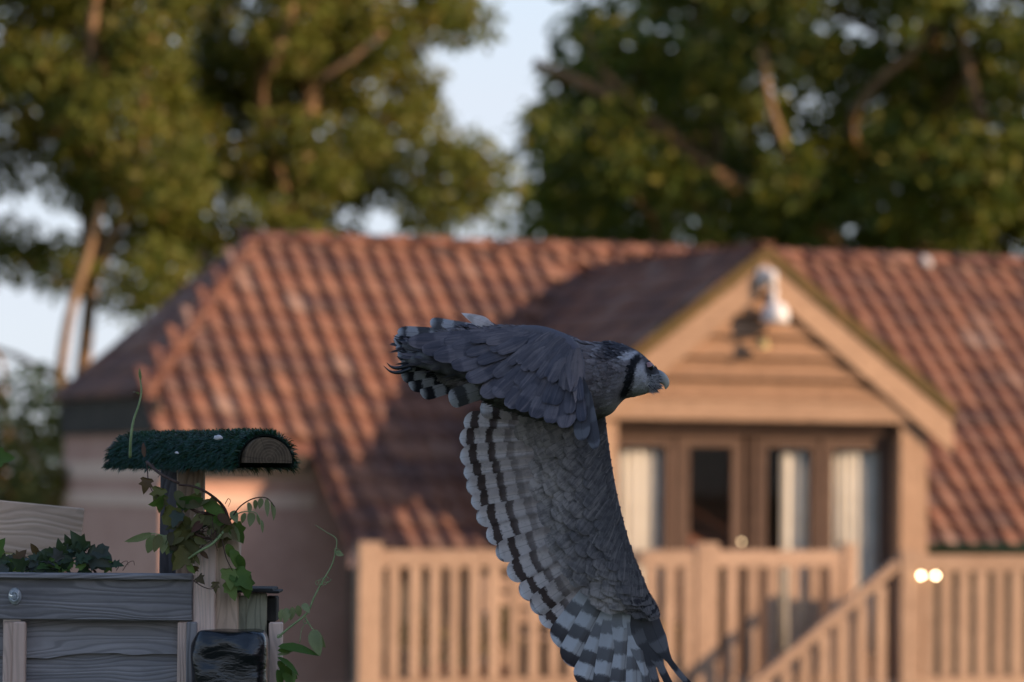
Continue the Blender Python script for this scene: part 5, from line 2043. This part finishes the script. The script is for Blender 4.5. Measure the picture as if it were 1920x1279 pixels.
# upper coverts and scapulars in rows
cov = []
for r in range(3):
    k = r / 2
    n = 13 + r * 3
    for i in range(n):
        f = (i + rnd.uniform(.15, .85)) / n * 12.6
        a = int(f)
        g = f - a
        R0 = V(NW[a][0]).lerp(V(NW[a + 1][0]), g)
        T0 = V(NW[a][1]).lerp(V(NW[a + 1][1]), g)
        start = .22 - .34 * k
        L = .50 - .16 * k
        p = R0.lerp(T0, start + rnd.uniform(-.03, .03)) + V((0, -3 * k, 0))
        q = p + (T0 - R0) * L + V((rnd.uniform(-4, 4), rnd.uniform(-4, 4), 0))
        lift = -.006 - .007 * (k ** .5) - .010 * sin(pi * k * .9)
        if p.x > 1088:
            p.x = 1088
        dark = sstep(10.5, 12, f)
        cov.append(feather_data(ol(p.x, p.y, p.z + lift), ol(q.x, q.y, q.z + lift + .004), (.046 - .012 * k) * rnd.uniform(.85, 1.15) * (1 - .3 * dark), NN, .08, .02, 'taper',
                                tone=((.25 + rnd.uniform(-.1, .35)) * (1 - dark * .8), (.25 + rnd.uniform(-.1, .3)) * (1 - dark * .8)), bars=(.2, .35), boff=rnd.uniform(0, .07), tilt=radians(5) + rnd.uniform(-.06, .06), nu=4, nv=9))
v, f, A = merge(cov)
link('covert_feathers', mesh_of(v, f, True, A), M['f_top'], wing2, kind='stuff')
# back and shoulder feathers bridging wing and trunk
cov = []
for i in range(150):
    px = rnd.uniform(905, 1098)
    top, bot, hd = body_profile(px)
    a = rnd.uniform(radians(15), radians(115)) + pi / 2 - radians(10)
    cz, hz = (top + bot) / 2, (bot - top) / 2
    py = cz - hz * sin(a)
    p = ol(px, py)
    p.y = hd / 820 * cos(a)
    n = V((0, cos(a) / hd, sin(a) / hz)).normalized()
    L = rnd.uniform(.035, .06)
    d = V((-1, 0, -.3 + rnd.uniform(-.15, .15)))
    d = (d - n * d.dot(n)).normalized()
    cov.append((px, feather_data(p + n * .004, p + n * .010 + d * L, L * .55, n, .3, .04, 'round', tone=(rnd.uniform(.1, .4), rnd.uniform(.3, .7)), bars=(.3, .6), boff=rnd.uniform(0, .07), nu=4, nv=6)))
cov.sort(key=lambda c: c[0])
v, f, A = merge([c[1] for c in cov])
link('scapular_feathers', mesh_of(v, f, True, A), M['f_top'], body, kind='stuff')

# ---- tail ------------------------------------------------------------------
tail = feather('tail', M['f_tail'], owl, ol(930, 650, 0), ol(800, 660, -.0), .07, V((0, -.9, .4)), .2, 0, 'blunt', tone=(.2, .4), bars=(.6, .9))
TL = [((930, 622), (806, 603), .034, .01, (.3, 1.0), (.3, .9)), ((930, 628), (745, 622), .040, .0, (.1, .55), (.5, .9)), ((930, 635), (738, 636), .046, -.01, (.1, .5), (.5, 1)), ((928, 645), (742, 652), .048, -.02, (.1, .5), (.6, 1)),
      ((925, 655), (745, 665), .048, -.03, (.1, .45), (.6, 1)), ((925, 665), (752, 684), .050, -.035, (.1, .5), (.8, 1)), ((925, 672), (752, 705), .050, -.025, (.1, .55), (.9, 1)), ((928, 680), (766, 722), .050, -.015, (.2, .7), (.9, 1)),
      ((930, 690), (788, 738), .046, -.005, (.2, .8), (.9, 1)), ((945, 715), (842, 752), .046, -.05, (.5, 1.0), (.5, .9))]
for i, (r, t, w, dy, tn, bs) in enumerate(TL):
    feather('tail_feather', M['f_tail'], tail, ol(*r, dy), ol(*t, dy - .01), w, V((0, -.8, .35 if i < 5 else -.3)), .22, .02, 'blunt', tone=tn, bars=bs, boff=rnd.uniform(0, .05), tilt=radians(6))
# feathered feet drawn up under the tail, with talons
for (pts, rad) in (([(925, 700, -.05), (860, 688, -.055), (800, 676, -.055), (762, 672, -.05)], (.030, .026, .021, .013)), ([(925, 690, -.02), (850, 668, -.02), (790, 652, -.02), (752, 648, -.02)], (.030, .026, .02, .012))):
    P = spline([ol(*p) for p in pts], 6)
    R = [x.x for x in spline([V((r, 0, 0)) for r in rad], 6)]
    fv, ff = tube_data(P, R, 16)
    fv = [v + V((mnoise.noise(v * 60), mnoise.noise(v * 60 + V((3, 0, 0))), mnoise.noise(v * 60 + V((0, 5, 0))))) * .004 for v in fv]
    me = mesh_of(fv, ff, True)
    cc = []
    for v in fv:
        c = V((.15, .145, .15)).lerp(V((.055, .052, .056)), sstep(-.1, .4, mnoise.noise(v * 45)))
        cc += [c.x, c.y, c.z, 1]
    ca = me.color_attributes.new('plumage', 'FLOAT_COLOR', 'POINT')
    ca.data.foreach_set('color', cc)
    foot = link('foot', me, M['plumage'], owl)
    sb_ = foot.modifiers.new('smooth', 'SUBSURF')
    sb_.levels = sb_.render_levels = 1
    x0, y0, z0 = pts[-1]
    M['talon'] = M.get('talon') or plain('black_talon', (0.012, 0.014, 0.02), (0.02, 0.022, 0.03), 60, .25, .5)
    if z0 < -.04:
        tal = [[(768, 684), (748, 690), (734, 688), (725, 680)], [(772, 690), (750, 698), (733, 697), (719, 686)], [(764, 668), (752, 672), (744, 668)]]
    else:
        tal = [[(760, 642), (748, 640), (740, 634)], [(760, 650), (748, 652), (741, 646)]]
    for q in tal:
        PP = spline([ol(a, b, z0 - .005) for a, b in q], 5)
        tube('talon', PP, [.0052 * (1 - (i / (len(PP) - 1)) ** 1.3) + .0005 for i in range(len(PP))], M['talon'], foot, 8, keep=False)
    # loose leg feathers
    lv = []
    for k in range(50):
        i = rnd.randrange(2, len(P) - 1)
        a = rnd.uniform(0, 2 * pi)
        nn = V((0, cos(a), sin(a)))
        p = P[i] + nn * R[i] * .9
        d = (V((-1, 0, .05)) + nn * .25 + rdir(.2)).normalized()
        lv.append(feather_data(p, p + d * rnd.uniform(.025, .045), .011, nn, .2, 0, 'point', tone=(rnd.uniform(0, .3), rnd.uniform(.1, .6)), bars=(0, .3), nu=2, nv=5))
    v, f, A = merge(lv)
    link('leg_feathers', mesh_of(v, f, True, A), M['f_top'], foot, kind='stuff')
